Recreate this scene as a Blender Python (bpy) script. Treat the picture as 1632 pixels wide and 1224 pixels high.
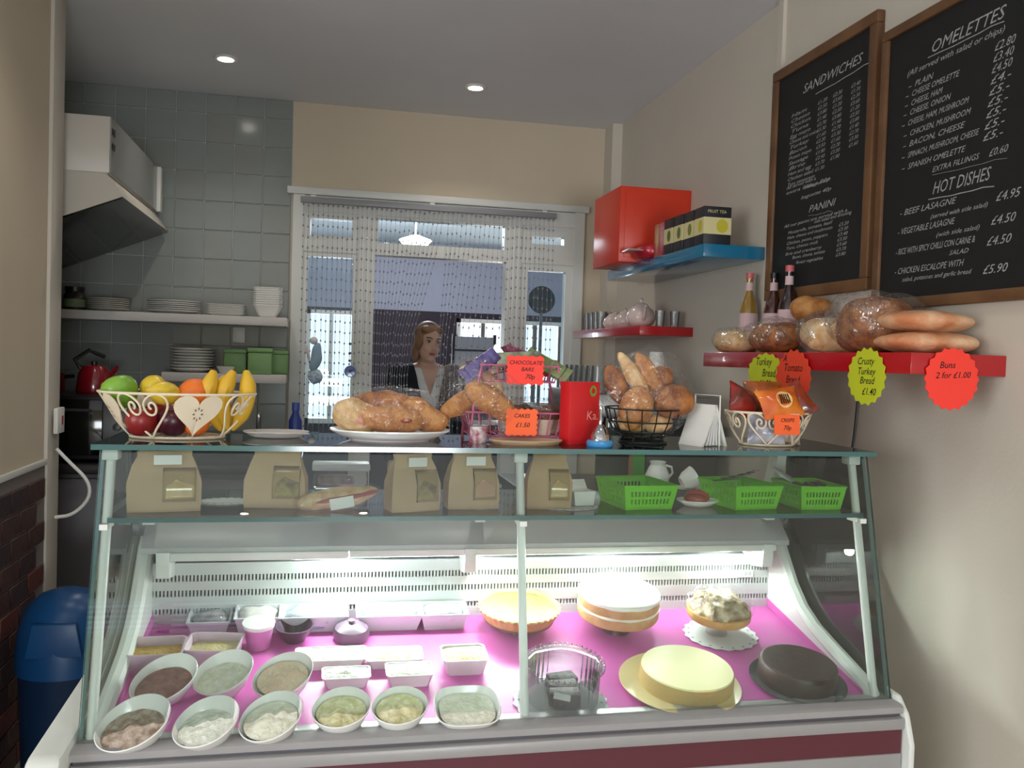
import bpy, bmesh, math, random
from mathutils import Vector, Matrix, noise, Euler
R = math.radians
rnd = random.Random(7)
scene = bpy.context.scene
for o in list(bpy.data.objects):
    bpy.data.objects.remove(o)
C = scene.collection

# ---------------------------------------------------------------- camera
FPX, EYE = 1400.0, Vector((0, 0, 1.45))
yaw, pitch, roll = R(12.0), R(1.7), R(1.83)
fwd = Vector((math.sin(yaw)*math.cos(pitch), math.cos(yaw)*math.cos(pitch), -math.sin(pitch)))
rt0 = Vector((math.cos(yaw), -math.sin(yaw), 0))
up0 = rt0.cross(fwd)
RT = rt0*math.cos(roll) + up0*math.sin(roll)
UP = up0*math.cos(roll) - rt0*math.sin(roll)
camd = bpy.data.cameras.new('camera')
camd.sensor_width = 36.0
camd.lens = 36.0*FPX/1632.0
camd.clip_start = 0.02
cam = bpy.data.objects.new('camera', camd)
m = Matrix((RT, UP, -fwd)).transposed().to_4x4()
m.translation = EYE
cam.matrix_world = m
C.objects.link(cam)
scene.camera = cam

# ---------------------------------------------------------------- world, light, exposure
w = bpy.data.worlds.new('world'); scene.world = w
w.use_nodes = True
bgn = w.node_tree.nodes['Background']
bgn.inputs[0].default_value = (0.78, 0.89, 1.0, 1)
bgn.inputs[1].default_value = 1.6

def area_light(name, loc, rot, sx, sy, power, col):
    l = bpy.data.lights.new(name, 'AREA'); l.shape = 'RECTANGLE'
    l.size, l.size_y, l.energy, l.color = sx, sy, power, col
    o = bpy.data.objects.new(name, l); o.location = loc; o.rotation_euler = rot
    C.objects.link(o); return o
# daylight by two unseen shop windows added for fill, and by the back-room windows
area_light('shop_side_fill', (-3.16, -1.6, 1.50), (0, R(-90), 0), 1.5, 3.4, 112, (0.97, 0.98, 1.0))
area_light('shop_front_fill', (0.47, -4.66, 0.78), (R(90), 0, 0), 1.5, 0.9, 105, (0.93, 0.97, 1.0))
area_light('back_room_window_daylight', (0.05, 8.95, 1.25), (R(-90), 0, 0), 1.3, 1.2, 60, (0.90, 0.96, 1.0))
area_light('back_room_side_daylight', (2.0, 8.95, 1.4), (R(-90), 0, 0), 1.3, 0.9, 45, (1.0, 0.97, 0.9))

vs = scene.view_settings
vs.view_transform = 'Standard'; vs.look = 'None'; vs.gamma = 1.0; vs.use_curve_mapping = False
vs.exposure = 0.0
scene.cycles.transparent_max_bounces = 32
scene.cycles.max_bounces = 8

def ray(x, y): return fwd + RT*((x-816)/FPX) - UP*((y-612)/FPX)
def at(x, y, X=None, Y=None, Z=None):
    d = ray(x, y)
    t = (X-EYE.x)/d.x if X is not None else (Y-EYE.y)/d.y if Y is not None else (Z-EYE.z)/d.z
    return EYE + d*t
DK0, DKS = 0.756, 0.165           # display deck: height at its front, and rise per metre towards the back
DECKTILT = math.atan(DKS)
def deckz(Y): return DK0 + DKS*(Y-1.55)
def dk(x, y, h=0.0):
    d = ray(x, y)
    t = (DK0+h + DKS*(EYE.y-1.55) - EYE.z)/(d.z-DKS*d.y)
    p = EYE + d*t
    return Vector((p.x, p.y, deckz(p.y)))

# ---------------------------------------------------------------- materials
def lin(c):
    f = lambda v: (v/255/12.92) if v/255 <= 0.04045 else ((v/255+0.055)/1.055)**2.4
    return (f(c[0]), f(c[1]), f(c[2]), 1)
MATS = {}
def mat(name, rgb, rough=0.5, metal=0.0, var=0.0, scale=20.0, rgb2=None, bump=0.0, bscale=60.0, emit=0.0, spec=0.5, coat=0.0, sss=0.0, trans=0.0, detail=4.0):
    if name in MATS: return MATS[name]
    mt = bpy.data.materials.new(name); mt.use_nodes = True
    n, l = mt.node_tree.nodes, mt.node_tree.links
    b = n['Principled BSDF']
    b.inputs['Base Color'].default_value = lin(rgb)
    b.inputs['Roughness'].default_value = rough
    b.inputs['Metallic'].default_value = metal
    b.inputs['Specular IOR Level'].default_value = spec
    b.inputs['Coat Weight'].default_value = coat
    if trans: b.inputs['Transmission Weight'].default_value = trans
    tc = n.new('ShaderNodeTexCoord')
    if rgb2 or var:
        nz = n.new('ShaderNodeTexNoise'); nz.inputs['Scale'].default_value = scale; nz.inputs['Detail'].default_value = detail
        l.new(tc.outputs['Object'], nz.inputs['Vector'])
        rp = n.new('ShaderNodeValToRGB')
        a = lin(rgb); c2 = lin(rgb2) if rgb2 else tuple(min(1, v*(1-var)) for v in a[:3])+(1,)
        rp.color_ramp.elements[0].position = 0.35; rp.color_ramp.elements[1].position = 0.65
        rp.color_ramp.elements[0].color = c2; rp.color_ramp.elements[1].color = a
        l.new(nz.outputs['Fac'], rp.inputs['Fac']); l.new(rp.outputs['Color'], b.inputs['Base Color'])
    if bump:
        nb = n.new('ShaderNodeTexNoise'); nb.inputs['Scale'].default_value = bscale; nb.inputs['Detail'].default_value = 3
        l.new(tc.outputs['Object'], nb.inputs['Vector'])
        bp = n.new('ShaderNodeBump'); bp.inputs['Strength'].default_value = bump; bp.inputs['Distance'].default_value = 0.01
        l.new(nb.outputs['Fac'], bp.inputs['Height']); l.new(bp.outputs['Normal'], b.inputs['Normal'])
    if emit:
        b.inputs['Emission Color'].default_value = lin(rgb); b.inputs['Emission Strength'].default_value = emit
    MATS[name] = mt; return mt

def pane_mat(name, tint, ior=1.5, rough=0.0, white=0.0, wrinkle=0.0, wscale=40.0, wcol=(230, 235, 235), gain=1.0):
    if name in MATS: return MATS[name]
    mt = bpy.data.materials.new(name); mt.use_nodes = True
    n, l = mt.node_tree.nodes, mt.node_tree.links
    n.remove(n['Principled BSDF']); out = n['Material Output']
    tr = n.new('ShaderNodeBsdfTransparent'); tr.inputs[0].default_value = lin(tint)
    gl = n.new('ShaderNodeBsdfGlossy'); gl.inputs['Roughness'].default_value = rough
    fr = n.new('ShaderNodeFresnel'); fr.inputs['IOR'].default_value = ior
    mx = n.new('ShaderNodeMixShader')
    fac = fr.outputs[0]
    if gain != 1.0:
        mu = n.new('ShaderNodeMath'); mu.operation = 'MULTIPLY'; mu.use_clamp = True; mu.inputs[1].default_value = gain
        l.new(fac, mu.inputs[0]); fac = mu.outputs[0]
    l.new(fac, mx.inputs[0])
    if wrinkle:
        tc = n.new('ShaderNodeTexCoord'); nz = n.new('ShaderNodeTexNoise')
        nz.inputs['Scale'].default_value = wscale; nz.inputs['Detail'].default_value = 2; nz.inputs['Distortion'].default_value = 1.2
        bp = n.new('ShaderNodeBump'); bp.inputs['Strength'].default_value = wrinkle; bp.inputs['Distance'].default_value = 0.02
        l.new(tc.outputs['Object'], nz.inputs['Vector']); l.new(nz.outputs['Fac'], bp.inputs['Height'])
        l.new(bp.outputs['Normal'], gl.inputs['Normal']); l.new(bp.outputs['Normal'], fr.inputs['Normal'])
    src = tr.outputs[0]
    if white:
        df = n.new('ShaderNodeBsdfDiffuse'); df.inputs[0].default_value = lin(wcol)
        m2 = n.new('ShaderNodeMixShader'); m2.inputs[0].default_value = white
        l.new(tr.outputs[0], m2.inputs[1]); l.new(df.outputs[0], m2.inputs[2]); src = m2.outputs[0]
    l.new(src, mx.inputs[1]); l.new(gl.outputs[0], mx.inputs[2])
    l.new(mx.outputs[0], out.inputs['Surface'])
    MATS[name] = mt; return mt

glass = pane_mat('glass', (247, 252, 250), gain=1.1)
glass_edge = mat('glass_edge', (62, 104, 104), 0.12, spec=0.8)
clear = pane_mat('clear_plastic', (246, 247, 248), ior=1.5, white=0.07)
drink_glass = pane_mat('drinking_glass', (238, 240, 240), ior=1.5, white=0.14)
def film_mat(name, base, ridge, scale, white_, wcol):
    mt = bpy.data.materials.new(name); mt.use_nodes = True
    n, l = mt.node_tree.nodes, mt.node_tree.links
    n.remove(n['Principled BSDF']); out = n['Material Output']
    tc = n.new('ShaderNodeTexCoord')
    def noise_(sc, dist):
        q = n.new('ShaderNodeTexNoise'); q.inputs['Scale'].default_value = sc; q.inputs['Detail'].default_value = 3; q.inputs['Distortion'].default_value = dist
        l.new(tc.outputs['Object'], q.inputs['Vector']); return q.outputs['Fac']
    def crease(fac):
        r = n.new('ShaderNodeValToRGB'); e = r.color_ramp.elements
        e[0].position, e[0].color = 0.455, (0, 0, 0, 1); e[1].position, e[1].color = 0.5, (1, 1, 1, 1)
        k = e.new(0.545); k.color = (0, 0, 0, 1)
        l.new(fac, r.inputs['Fac']); return r.outputs['Color']
    c1, c2 = crease(noise_(scale, 1.5)), crease(noise_(scale*2.3, 0.8))
    mx = n.new('ShaderNodeMath'); mx.operation = 'MULTIPLY_ADD'; mx.inputs[1].default_value = ridge; mx.inputs[2].default_value = base
    ad = n.new('ShaderNodeMath'); ad.operation = 'ADD'
    l.new(c1, ad.inputs[0]); l.new(c2, ad.inputs[1]); l.new(ad.outputs[0], mx.inputs[0]); mx.use_clamp = True
    tr = n.new('ShaderNodeBsdfTransparent'); tr.inputs[0].default_value = lin((252, 252, 252))
    df = n.new('ShaderNodeBsdfDiffuse'); df.inputs[0].default_value = lin(wcol)
    gl = n.new('ShaderNodeBsdfGlossy'); gl.inputs['Roughness'].default_value = 0.16
    bp = n.new('ShaderNodeBump'); bp.inputs['Strength'].default_value = 0.9; bp.inputs['Distance'].default_value = 0.02
    l.new(noise_(scale*1.3, 1.0), bp.inputs['Height']); l.new(bp.outputs['Normal'], gl.inputs['Normal'])
    m1 = n.new('ShaderNodeMixShader'); m1.inputs[0].default_value = white_
    l.new(tr.outputs[0], m1.inputs[1]); l.new(df.outputs[0], m1.inputs[2])
    m2 = n.new('ShaderNodeMixShader'); l.new(mx.outputs[0], m2.inputs[0]); l.new(m1.outputs[0], m2.inputs[1]); l.new(gl.outputs[0], m2.inputs[2])
    l.new(m2.outputs[0], out.inputs['Surface'])
    MATS[name] = mt; return mt
film = film_mat('cling_film', 0.025, 0.13, 26, 0.02, (236, 236, 236))
bagfilm = film_mat('bag_film', 0.035, 0.24, 17, 0.05, (222, 218, 208))
frost = pane_mat('window_glass', (242, 249, 252), ior=1.5, white=0.05, wcol=(200, 225, 235))
white = mat('white_paint', (226, 226, 220), 0.4)
white_gloss = mat('white_ceramic', (236, 236, 232), 0.18)
cream_wire = mat('cream_enamel', (226, 212, 186), 0.38)
wallp = mat('wall_plaster', (205, 192, 170), 0.75, var=0.05, scale=2.5, bump=0.05, bscale=120)
wallw = mat('wall_plaster_white', (206, 198, 184), 0.7, var=0.05, scale=2.5, bump=0.05, bscale=120)
ceilm = mat('ceiling_paint', (226, 229, 234), 0.8, var=0.04, scale=2)
steel = mat('brushed_steel', (168, 168, 168), 0.32, metal=0.85, var=0.08, scale=8)
greyp = mat('grey_metal_paint', (176, 178, 178), 0.35, var=0.03)
dark = mat('black_plastic', (20, 20, 22), 0.35)
black_wire = mat('black_wire', (16, 16, 16), 0.4)
chrome = mat('chrome', (190, 190, 195), 0.08, metal=1.0)
redshelf = mat('red_lacquer', (176, 22, 30), 0.22, coat=0.4)
ink = mat('black_ink', (18, 14, 14), 0.7)
chalk = mat('white_chalk', (178, 178, 178), 0.9, var=0.3, scale=120)

# ---------------------------------------------------------------- mesh builder
class B:
    def __init__(s): s.bm = bmesh.new()
    def face(s, vs, mi=0):
        try:
            f = s.bm.faces.new(vs); f.material_index = mi; return f
        except ValueError: return None
    def box(s, c, sz, rot=None, bev=0.0, mi=0, seg=2):
        hx, hy, hz = sz[0]/2, sz[1]/2, sz[2]/2
        mt = Matrix.Translation(Vector(c)) @ (Euler(rot).to_matrix().to_4x4() if rot else Matrix())
        v = [s.bm.verts.new(mt @ Vector((x*hx, y*hy, z*hz))) for x in (-1, 1) for y in (-1, 1) for z in (-1, 1)]
        fs = [s.face([v[i] for i in q], mi) for q in ((0,1,3,2),(4,6,7,5),(0,4,5,1),(2,3,7,6),(0,2,6,4),(1,5,7,3))]
        if bev:
            es = list({e for f in fs for e in f.edges})
            r = bmesh.ops.bevel(s.bm, geom=es, offset=bev, segments=seg, profile=0.5, affect='EDGES')
            for f in r['faces']: f.material_index = mi
        return s
    def lo(s, x0, x1, y0, y1, z0, z1, **k):
        return s.box(((x0+x1)/2, (y0+y1)/2, (z0+z1)/2), (abs(x1-x0), abs(y1-y0), abs(z1-z0)), **k)
    def rings(s, rings, cap0=True, cap1=True, closed=True, mi=0, loop=False):
        rv = [[s.bm.verts.new(Vector(p)) for p in r] for r in rings]
        n = len(rv[0]); pairs = list(zip(rv, rv[1:]))
        if loop: pairs.append((rv[-1], rv[0]))
        for a, b in pairs:
            for i in range(n if closed else n-1):
                j = (i+1) % n
                s.face([a[i], a[j], b[j], b[i]], mi)
        if cap0 and not loop: s.face(list(reversed(rv[0])), mi)
        if cap1 and not loop: s.face(rv[-1], mi)
        return rv
    def lathe(s, prof, c=(0,0,0), seg=32, sx=1, sy=1, mi=0, cap0=False, cap1=False, fn=None, mt=None):
        rs = []
        for (r, z) in prof:
            ring = []
            for i in range(seg):
                a = 2*math.pi*i/seg
                k = fn(a, r, z) if fn else 1
                p = Vector((max(r, 1e-5)*k*math.cos(a)*sx, max(r, 1e-5)*k*math.sin(a)*sy, z))
                if mt: p = mt @ p
                ring.append(p + Vector(c))
            rs.append(ring)
        s.rings(rs, cap0, cap1, mi=mi); return s
    def tube(s, pts, r, seg=6, closed=False, mi=0, taper=None):
        pts = [Vector(p) for p in pts]; n = len(pts); rs = []
        prev = None
        for i, p in enumerate(pts):
            a = pts[(i-1) % n] if (i or closed) else p
            b = pts[(i+1) % n] if (i < n-1 or closed) else p
            t = (b-a).normalized() if (b-a).length > 1e-9 else Vector((0, 0, 1))
            if prev is None:
                nrm = t.orthogonal().normalized()
            else:
                nrm = (prev - t*prev.dot(t))
                nrm = nrm.normalized() if nrm.length > 1e-6 else t.orthogonal().normalized()
            prev = nrm; bn = t.cross(nrm)
            rr = r*(taper(i/(n-1)) if taper else 1)
            rs.append([p + (nrm*math.cos(2*math.pi*k/seg) + bn*math.sin(2*math.pi*k/seg))*rr for k in range(seg)])
        s.rings(rs, mi=mi, loop=closed); return s
    def blob(s, c, r, amp=0.0, freq=8.0, seg=20, ring=12, e=1.0, rot=None, seed=0.0, mi=0, flat=None):
        # superellipsoid with noisy surface; flat = lowest local z
        mt = Euler(rot).to_matrix() if rot else Matrix.Identity(3)
        pw = lambda v: math.copysign(abs(v)**e, v)
        rs = []
        for j in range(ring+1):
            ph = -math.pi/2 + math.pi*j/ring
            row = []
            for i in range(seg):
                th = 2*math.pi*i/seg
                d = Vector((pw(math.cos(ph))*pw(math.cos(th)), pw(math.cos(ph))*pw(math.sin(th)), pw(math.sin(ph))))
                p = Vector((d.x*r[0], d.y*r[1], d.z*r[2]))
                if amp:
                    k = noise.noise(p*freq + Vector((seed*7.3, seed*3.1, seed*1.7)))
                    p += d*k*amp
                if flat is not None: p.z = max(p.z, flat)
                row.append(mt @ p + Vector(c))
            rs.append(row)
        s.rings(rs, True, True, mi=mi)
        return s
    def prism(s, poly, d0, d1, axis='y', mi=0, bev=0.0):
        # poly in the plane normal to the axis: y -> (x,z), x -> (y,z), z -> (x,y)
        f = {'y': lambda p, d: (p[0], d, p[1]), 'x': lambda p, d: (d, p[0], p[1]), 'z': lambda p, d: (p[0], p[1], d)}[axis]
        a = [s.bm.verts.new(f(p, d0)) for p in poly]; b = [s.bm.verts.new(f(p, d1)) for p in poly]
        n = len(poly); fs = [s.face(a, mi), s.face(b, mi)]
        for i in range(n): fs.append(s.face([a[i], a[(i+1) % n], b[(i+1) % n], b[i]], mi))
        if bev:
            es = list({e for q in fs if q for e in q.edges})
            bmesh.ops.bevel(s.bm, geom=es, offset=bev, segments=2, profile=0.5, affect='EDGES')
        return s
    def quadgrid(s, P, nu, nv, skip=None, mi=0):
        # P(u,v) -> point; skip(i,j) leaves a cell open
        v = [[s.bm.verts.new(P(i/nu, j/nv)) for j in range(nv+1)] for i in range(nu+1)]
        for i in range(nu):
            for j in range(nv):
                if skip and skip(i, j): continue
                s.face([v[i][j], v[i+1][j], v[i+1][j+1], v[i][j+1]], mi)
        return s
    def me(s, name, smooth=True, ang=40):
        bmesh.ops.remove_doubles(s.bm, verts=s.bm.verts, dist=1e-6)
        bmesh.ops.recalc_face_normals(s.bm, faces=s.bm.faces)
        me = bpy.data.meshes.new(name); s.bm.to_mesh(me); s.bm.free()
        if smooth:
            me.polygons.foreach_set('use_smooth', [True]*len(me.polygons))
            try: me.set_sharp_from_angle(angle=R(ang))
            except Exception: pass
        return me
    def obj(s, name, mats, parent=None, smooth=True, ang=40, loc=None, rot=None):
        return mk(name, s.me(name, smooth, ang), mats, parent, loc, rot)

def mk(name, me, mats, parent=None, loc=None, rot=None):
    if mats is not None and not me.materials:
        for q in (mats if isinstance(mats, (list, tuple)) else [mats]): me.materials.append(q)
    o = bpy.data.objects.new(name, me); C.objects.link(o)
    if parent: o.parent = parent
    if loc is not None: o.location = loc
    if rot is not None: o.rotation_euler = rot
    return o
def tag(o, label=None, cat=None, group=None, kind=None):
    if label: o['label'] = label
    if cat: o['category'] = cat
    if group: o['group'] = group
    if kind: o['kind'] = kind
    return o
def thing(name, label, cat, loc=(0, 0, 0), rot=(0, 0, 0), group=None, scale=None):
    o = bpy.data.objects.new(name, None); C.objects.link(o)
    o.empty_display_size = 0.05
    o.location = loc; o.rotation_euler = rot
    if scale: o.scale = (scale,)*3
    return tag(o, label, cat, group)
def struct(o): o['kind'] = 'structure'; return o
def dup(root, loc=None, rot=None, label=None, group=None):
    def cp(o, p):
        c = o.copy(); C.objects.link(c); c.parent = p
        for ch in o.children: cp(ch, c)
        return c
    r = cp(root, None)
    if loc is not None: r.location = loc
    if rot is not None: r.rotation_euler = rot
    if label: r['label'] = label
    if group: r['group'] = group
    return r
def solid(o, t, offset=0):
    md = o.modifiers.new('solid', 'SOLIDIFY'); md.thickness = t; md.offset = offset; return o

def text_into(b, body, size, x, y, z=0.0, shear=0.25, align='LEFT', mi=0, bold=0.0, sx=1.0, rot=0.0):
    cu = bpy.data.curves.new('txt', 'FONT'); cu.body = body; cu.size = size; cu.shear = shear
    cu.align_x = align; cu.offset = bold; cu.resolution_u = 2
    o = bpy.data.objects.new('txt', cu)
    me = o.to_mesh()
    ca, sa = math.cos(rot), math.sin(rot)
    base = [b.bm.verts.new((x+(v.co.x*sx)*ca-v.co.y*sa, y+(v.co.x*sx)*sa+v.co.y*ca, z)) for v in me.vertices]
    for p in me.polygons: b.face([base[i] for i in p.vertices], mi)
    o.to_mesh_clear(); bpy.data.objects.remove(o); bpy.data.curves.remove(cu)
FACE_CAM = (R(90), 0, 0)          # local x -> +X, y -> up, faces -Y
FACE_LEFT = (R(90), 0, R(-90))    # on the right-hand wall: local x -> -Y, y -> up, faces -X
# ================================================================ SETTING
XR, YB, ZC = 1.38, 4.22, 2.60
XL, YP = -0.888, 3.205
fm = mat('floor_tile', (158, 148, 136), 0.45, var=0.15, scale=3)
struct(B().lo(-3.2, 3.2, -4.7, 9.0, -0.06, 0).obj('floor', fm))
struct(B().lo(-3.2, XR+0.1, -4.7, YB+0.06, ZC, ZC+0.08).obj('ceiling', ceilm))
struct(B().lo(-3.2, 3.2, YB+0.08, 9.0, 2.56, 2.66).obj('ceiling_back_room', mat('ceiling_white', (222, 228, 234), 0.7)))
# side wall on the right, running the whole depth, with a slim boxed pipe in the corner
struct(B().lo(XR, XR+0.1, -4.7, YB, 0, ZC).obj('wall_right', wallw))
pb = struct(B().lo(XR-0.05, XR, 4.10, 4.22, 0, ZC).obj('trim_1', wallw))
struct(B().lo(XR-0.012, XR, 2.545, 2.575, 1.9, ZC).obj('trim_2', wallw))
# back wall with glazed screen opening between X=-0.175 and 1.235
OX0, OX1, OZ = -0.165, 1.235, 2.175
b = B().lo(-2.2, OX0, YB, YB+0.1, 0, ZC).lo(OX1, XR, YB, YB+0.1, 0, ZC).lo(OX0, OX1, YB, YB+0.1, OZ, ZC)
wall_back = struct(b.obj('wall_back', wallp))
# grey glazed wall tiles on the kitchen half of the back wall
tm = mat('grey_glazed_tile', (138, 144, 142), 0.16, var=0.06, scale=6, bump=0.03, bscale=30)
tm2 = mat('grey_glazed_tile_warm', (139, 143, 140), 0.16, var=0.06, scale=6, bump=0.03, bscale=30)
grout = mat('tile_grout', (188, 190, 184), 0.8)
b = B().lo(-2.0, OX0-0.008, YB-0.004, YB, 0.9, ZC)
b.obj('tile_grout', grout, wall_back)
TS, GAP = 0.1275, 0.004
def tilemesh(wd, h):
    return B().box((0, 0, 0), (wd, 0.008, h), bev=0.0018, seg=1).me('tile')
full = tilemesh(TS-GAP, 0.131-GAP); full.materials.append(tm)
full2 = full.copy(); full2.materials.clear(); full2.materials.append(tm2)
top = tilemesh(TS-GAP, 0.09-GAP); top.materials.append(tm)
z = ZC-0.09
for r_ in range(13):
    for c_ in range(12):
        x = OX0-0.010-TS*(c_+0.5)
        if r_ == 0: mk('tile', top, None, wall_back, (x, YB-0.008, ZC-0.045))
        else: mk('tile', full if rnd.random() < .6 else full2, None, wall_back, (x, YB-0.008, z-0.131*(r_-0.5)))
# left wall pier: plaster above, brick-pattern tiles below, white end trim
wl = struct(B().lo(XL-0.14, XL, 2.15, YP, 0, ZC).obj('wall_left', wallp))
struct(B().lo(XL-0.15, XL+0.012, YP-0.11, YP+0.015, 0, ZC, bev=0.006).obj('trim_3', mat('trim_white', (200, 194, 182), 0.45)))
b = B().lo(XL, XL+0.012, 2.15, YP-0.11, 1.055, 1.075, bev=0.003); b.obj('dado_cap', white, wl)
B().lo(XL, XL+0.004, 2.15, YP-0.11, 0.18, 1.055).obj('brick_grout', mat('brick_grout', (120, 112, 106), 0.9), wl)
brm = [mat('brick_%s' % n, c, 0.55, var=0.25, scale=30, bump=0.2, bscale=60) for n, c in (('red', (96, 50, 44)), ('brown', (74, 48, 42)), ('plum', (62, 44, 46)))]
bms = []
for q in brm:
    me_ = B().box((0, 0, 0), (0.010, 0.148, 0.064), bev=0.003, seg=1).me('brick'); me_.materials.append(q); bms.append(me_)
for r_ in range(12):
    for c_ in range(6):
        y = 2.30+c_*0.156+(0.078 if r_ % 2 else 0)
        if y+0.075 > YP-0.11: continue
        mk('brick', bms[rnd.randrange(3)], None, wl, (XL+0.006, y, 0.213+r_*0.070))
struct(B().lo(XL, XL+0.014, 2.15, YP-0.11, 0, 0.18).obj('baseboard_left', mat('skirting_grey', (150, 146, 140), 0.5)))
struct(B().lo(-2.2, -2.1, 2.15, YB, 0, ZC).obj('wall_kitchen_side', wallp))
struct(B().lo(-3.2, XL-0.14, 2.05, 2.15, 0, ZC).obj('wall_shop_back', wallp))
struct(B().lo(-3.2, -3.1, -4.7, -3.3, 0, ZC).lo(-3.2, -3.1, 0.1, 2.15, 0, ZC).lo(-3.2, -3.1, -3.3, 0.1, 0, .75).lo(-3.2, -3.1, -3.3, 0.1, 2.25, ZC).obj('wall_shop_side', wallp))
struct(B().lo(-3.18, -3.1, -3.3, -3.24, .75, 2.25).lo(-3.18, -3.1, .04, .1, .75, 2.25).lo(-3.18, -3.1, -1.64, -1.56, .75, 2.25).lo(-3.18, -3.1, -3.3, .1, .75, .81).lo(-3.18, -3.1, -3.3, .1, 2.19, 2.25).obj('window_4', white))  # unseen side window, added as an opening for the fill light
# shop front with a wide window behind the photographer, hung with a slatted blind
b = B().lo(-3.2, -1.95, -4.7, -4.6, 0, ZC).lo(-.35, -.28, -4.7, -4.6, 0, ZC).lo(1.24, XR, -4.7, -4.6, 0, ZC).lo(-.28, 1.24, -4.7, -4.6, 0, .32).lo(-.28, 1.24, -4.7, -4.6, 1.25, ZC).lo(-1.95, -.35, -4.7, -4.6, 0, 2.02).lo(-1.95, -.35, -4.7, -4.6, 2.34, ZC)
struct(b.obj('wall_front', wallp))
wf = struct(B().lo(-1.95, -1.90, -4.68, -4.6, 2.02, 2.34).lo(-.40, -.35, -4.68, -4.6, 2.02, 2.34).lo(-1.32, -1.22, -4.68, -4.6, 2.02, 2.34).lo(-1.95, -.35, -4.68, -4.6, 2.31, 2.34).lo(-1.95, -.35, -4.68, -4.6, 2.02, 2.05).obj('window_1', white))
struct(B().lo(-.28, -.23, -4.68, -4.6, .32, 1.25).lo(1.19, 1.24, -4.68, -4.6, .32, 1.25).lo(-.23, 1.19, -4.68, -4.6, .32, .37).lo(-.23, 1.19, -4.68, -4.6, 1.20, 1.25).obj('window_5', white))  # low window out of view, invented to let frontal fill light in
for i in range(7): B().box((-1.15, -4.56, 2.06+i*0.042), (1.56, 0.030, 0.003), rot=(R(30), 0, 0)).obj('blind_slat', white, wf)
# back room shell
purp = mat('purple_wall', (36, 23, 38), 0.7, var=0.06, scale=3)
pale = mat('back_room_wall', (156, 161, 178), 0.7, var=0.04)
FY = 8.8
wx = [(at(487, 560, Y=FY).x, at(566, 560, Y=FY).x, 0.75, 1.86), (at(727, 540, Y=FY).x, at(727, 540, Y=FY).x+1.35, 0.95, 1.83)]
b = B()
xs = [-3.2, wx[0][0], wx[0][1], wx[1][0], wx[1][1], 3.2]
for i in (0, 2, 4): b.lo(xs[i], xs[i+1], FY, FY+0.1, 0, 1.89)
for (a, c, z0, z1) in wx: b.lo(a, c, FY, FY+0.1, 0, z0).lo(a, c, FY, FY+0.1, z1, 1.89)
wfar = struct(b.obj('wall_far', purp))
struct(B().lo(-3.2, 3.2, FY, FY+0.1, 1.89, 2.6).obj('wall_far_upper', pale))
struct(B().lo(-3.2, -3.1, YB+0.1, FY, 0, 2.6).obj('wall_back_room_left', pale))
struct(B().lo(3.1, 3.2, YB+0.1, FY, 0, 2.6).obj('wall_back_room_right', pale))
struct(B().lo(-3.2, -2.2, YB, YB+0.1, 0, 2.6).lo(XR, 3.2, YB, YB+0.1, 0, 2.6).obj('wall_back_room_front', pale))
for k, (a, c, z0, z1) in enumerate(wx):
    b = B().lo(a, a+.04, FY-.02, FY+.06, z0, z1).lo(c-.04, c, FY-.02, FY+.06, z0, z1).lo(a, c, FY-.02, FY+.06, z0, z0+.05).lo(a, c, FY-.02, FY+.06, z1-.04, z1)
    wn = struct(b.obj('window_%d' % (k+2), white))
    n = 1 if k == 0 else 4
    for i in range(n):
        x = a + (c-a)*(i+1)/(n+1)
        B().lo(x-.02, x+.02, FY-.01, FY+.05, z0+.05, z1-.04).obj('glazing_bar', white if k == 0 else mat('bar_grey', (96, 98, 96), .6), wn)
# glazed screen (door frame with transom and side lights)
fw = mat('screen_white_paint', (214, 216, 212), 0.4)
FYa, FYb = YB-0.02, YB+0.07
def fx(x, y=420): return at(x, y, Y=YB).x
def fz(y, x): return at(x, y, Y=YB).z
mulL, mulR = (fx(571), fx(597)), (fx(806), fx(830))
ZB = fz(412, 700); ZT = fz(400, 700)
scr = struct(B().lo(OX0, OX0+.05, FYa, FYb, 0, OZ).lo(OX1-.05, OX1, FYa, FYb, 0, OZ).lo(OX0+.002, OX1-.002, FYa+.003, FYb-.003, OZ-.075, OZ-.002).lo(OX0+.04, OX1-.04, FYa+.005, FYb-.005, ZB, ZT+.01)
    .lo(mulL[0], mulL[1], FYa+.001, FYb-.001, 0, OZ-.06).lo(mulR[0], mulR[1], FYa+.001, FYb-.001, 0, OZ-.06).obj('door_1', fw, smooth=False))
def sash(x0, x1, z0, z1, t=.03):
    p = B().lo(x0, x0+t, FYa+.01, FYb-.02, z0, z1).lo(x1-t, x1, FYa+.01, FYb-.02, z0, z1).lo(x0+t, x1-t, FYa+.01, FYb-.02, z0, z0+t).lo(x0+t, x1-t, FYa+.01, FYb-.02, z1-t, z1).obj('sash', fw, scr)
    B().lo(x0+t*.5, x1-t*.5, FYa+.035, FYa+.039, z0+t*.5, z1-t*.5).obj('pane', frost, p, smooth=False)
sash(OX0+.05, mulL[0], ZT+.01, OZ-.075, .03)
sash(OX0+.05, mulL[0], 0.72, ZB, .022)
sash(mulL[1], mulR[0], ZT+.01, OZ-.075, .012)
sash(mulR[1], OX1-.05, ZT+.01, OZ-.075, .05)
sash(mulR[1], OX1-.05, 0.72, ZB, .035)
B().lo(OX0+.05, mulL[0], FYa+.01, FYb-.02, 0, .72).lo(mulR[1], OX1-.05, FYa+.01, FYb-.02, 0, .72).obj('bottom_panel', fw, scr)
B().lo(OX0-.03, OX1+.02, YB-.03, YB, OZ, OZ+.035, bev=.006).obj('head_moulding', fw, scr)

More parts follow.
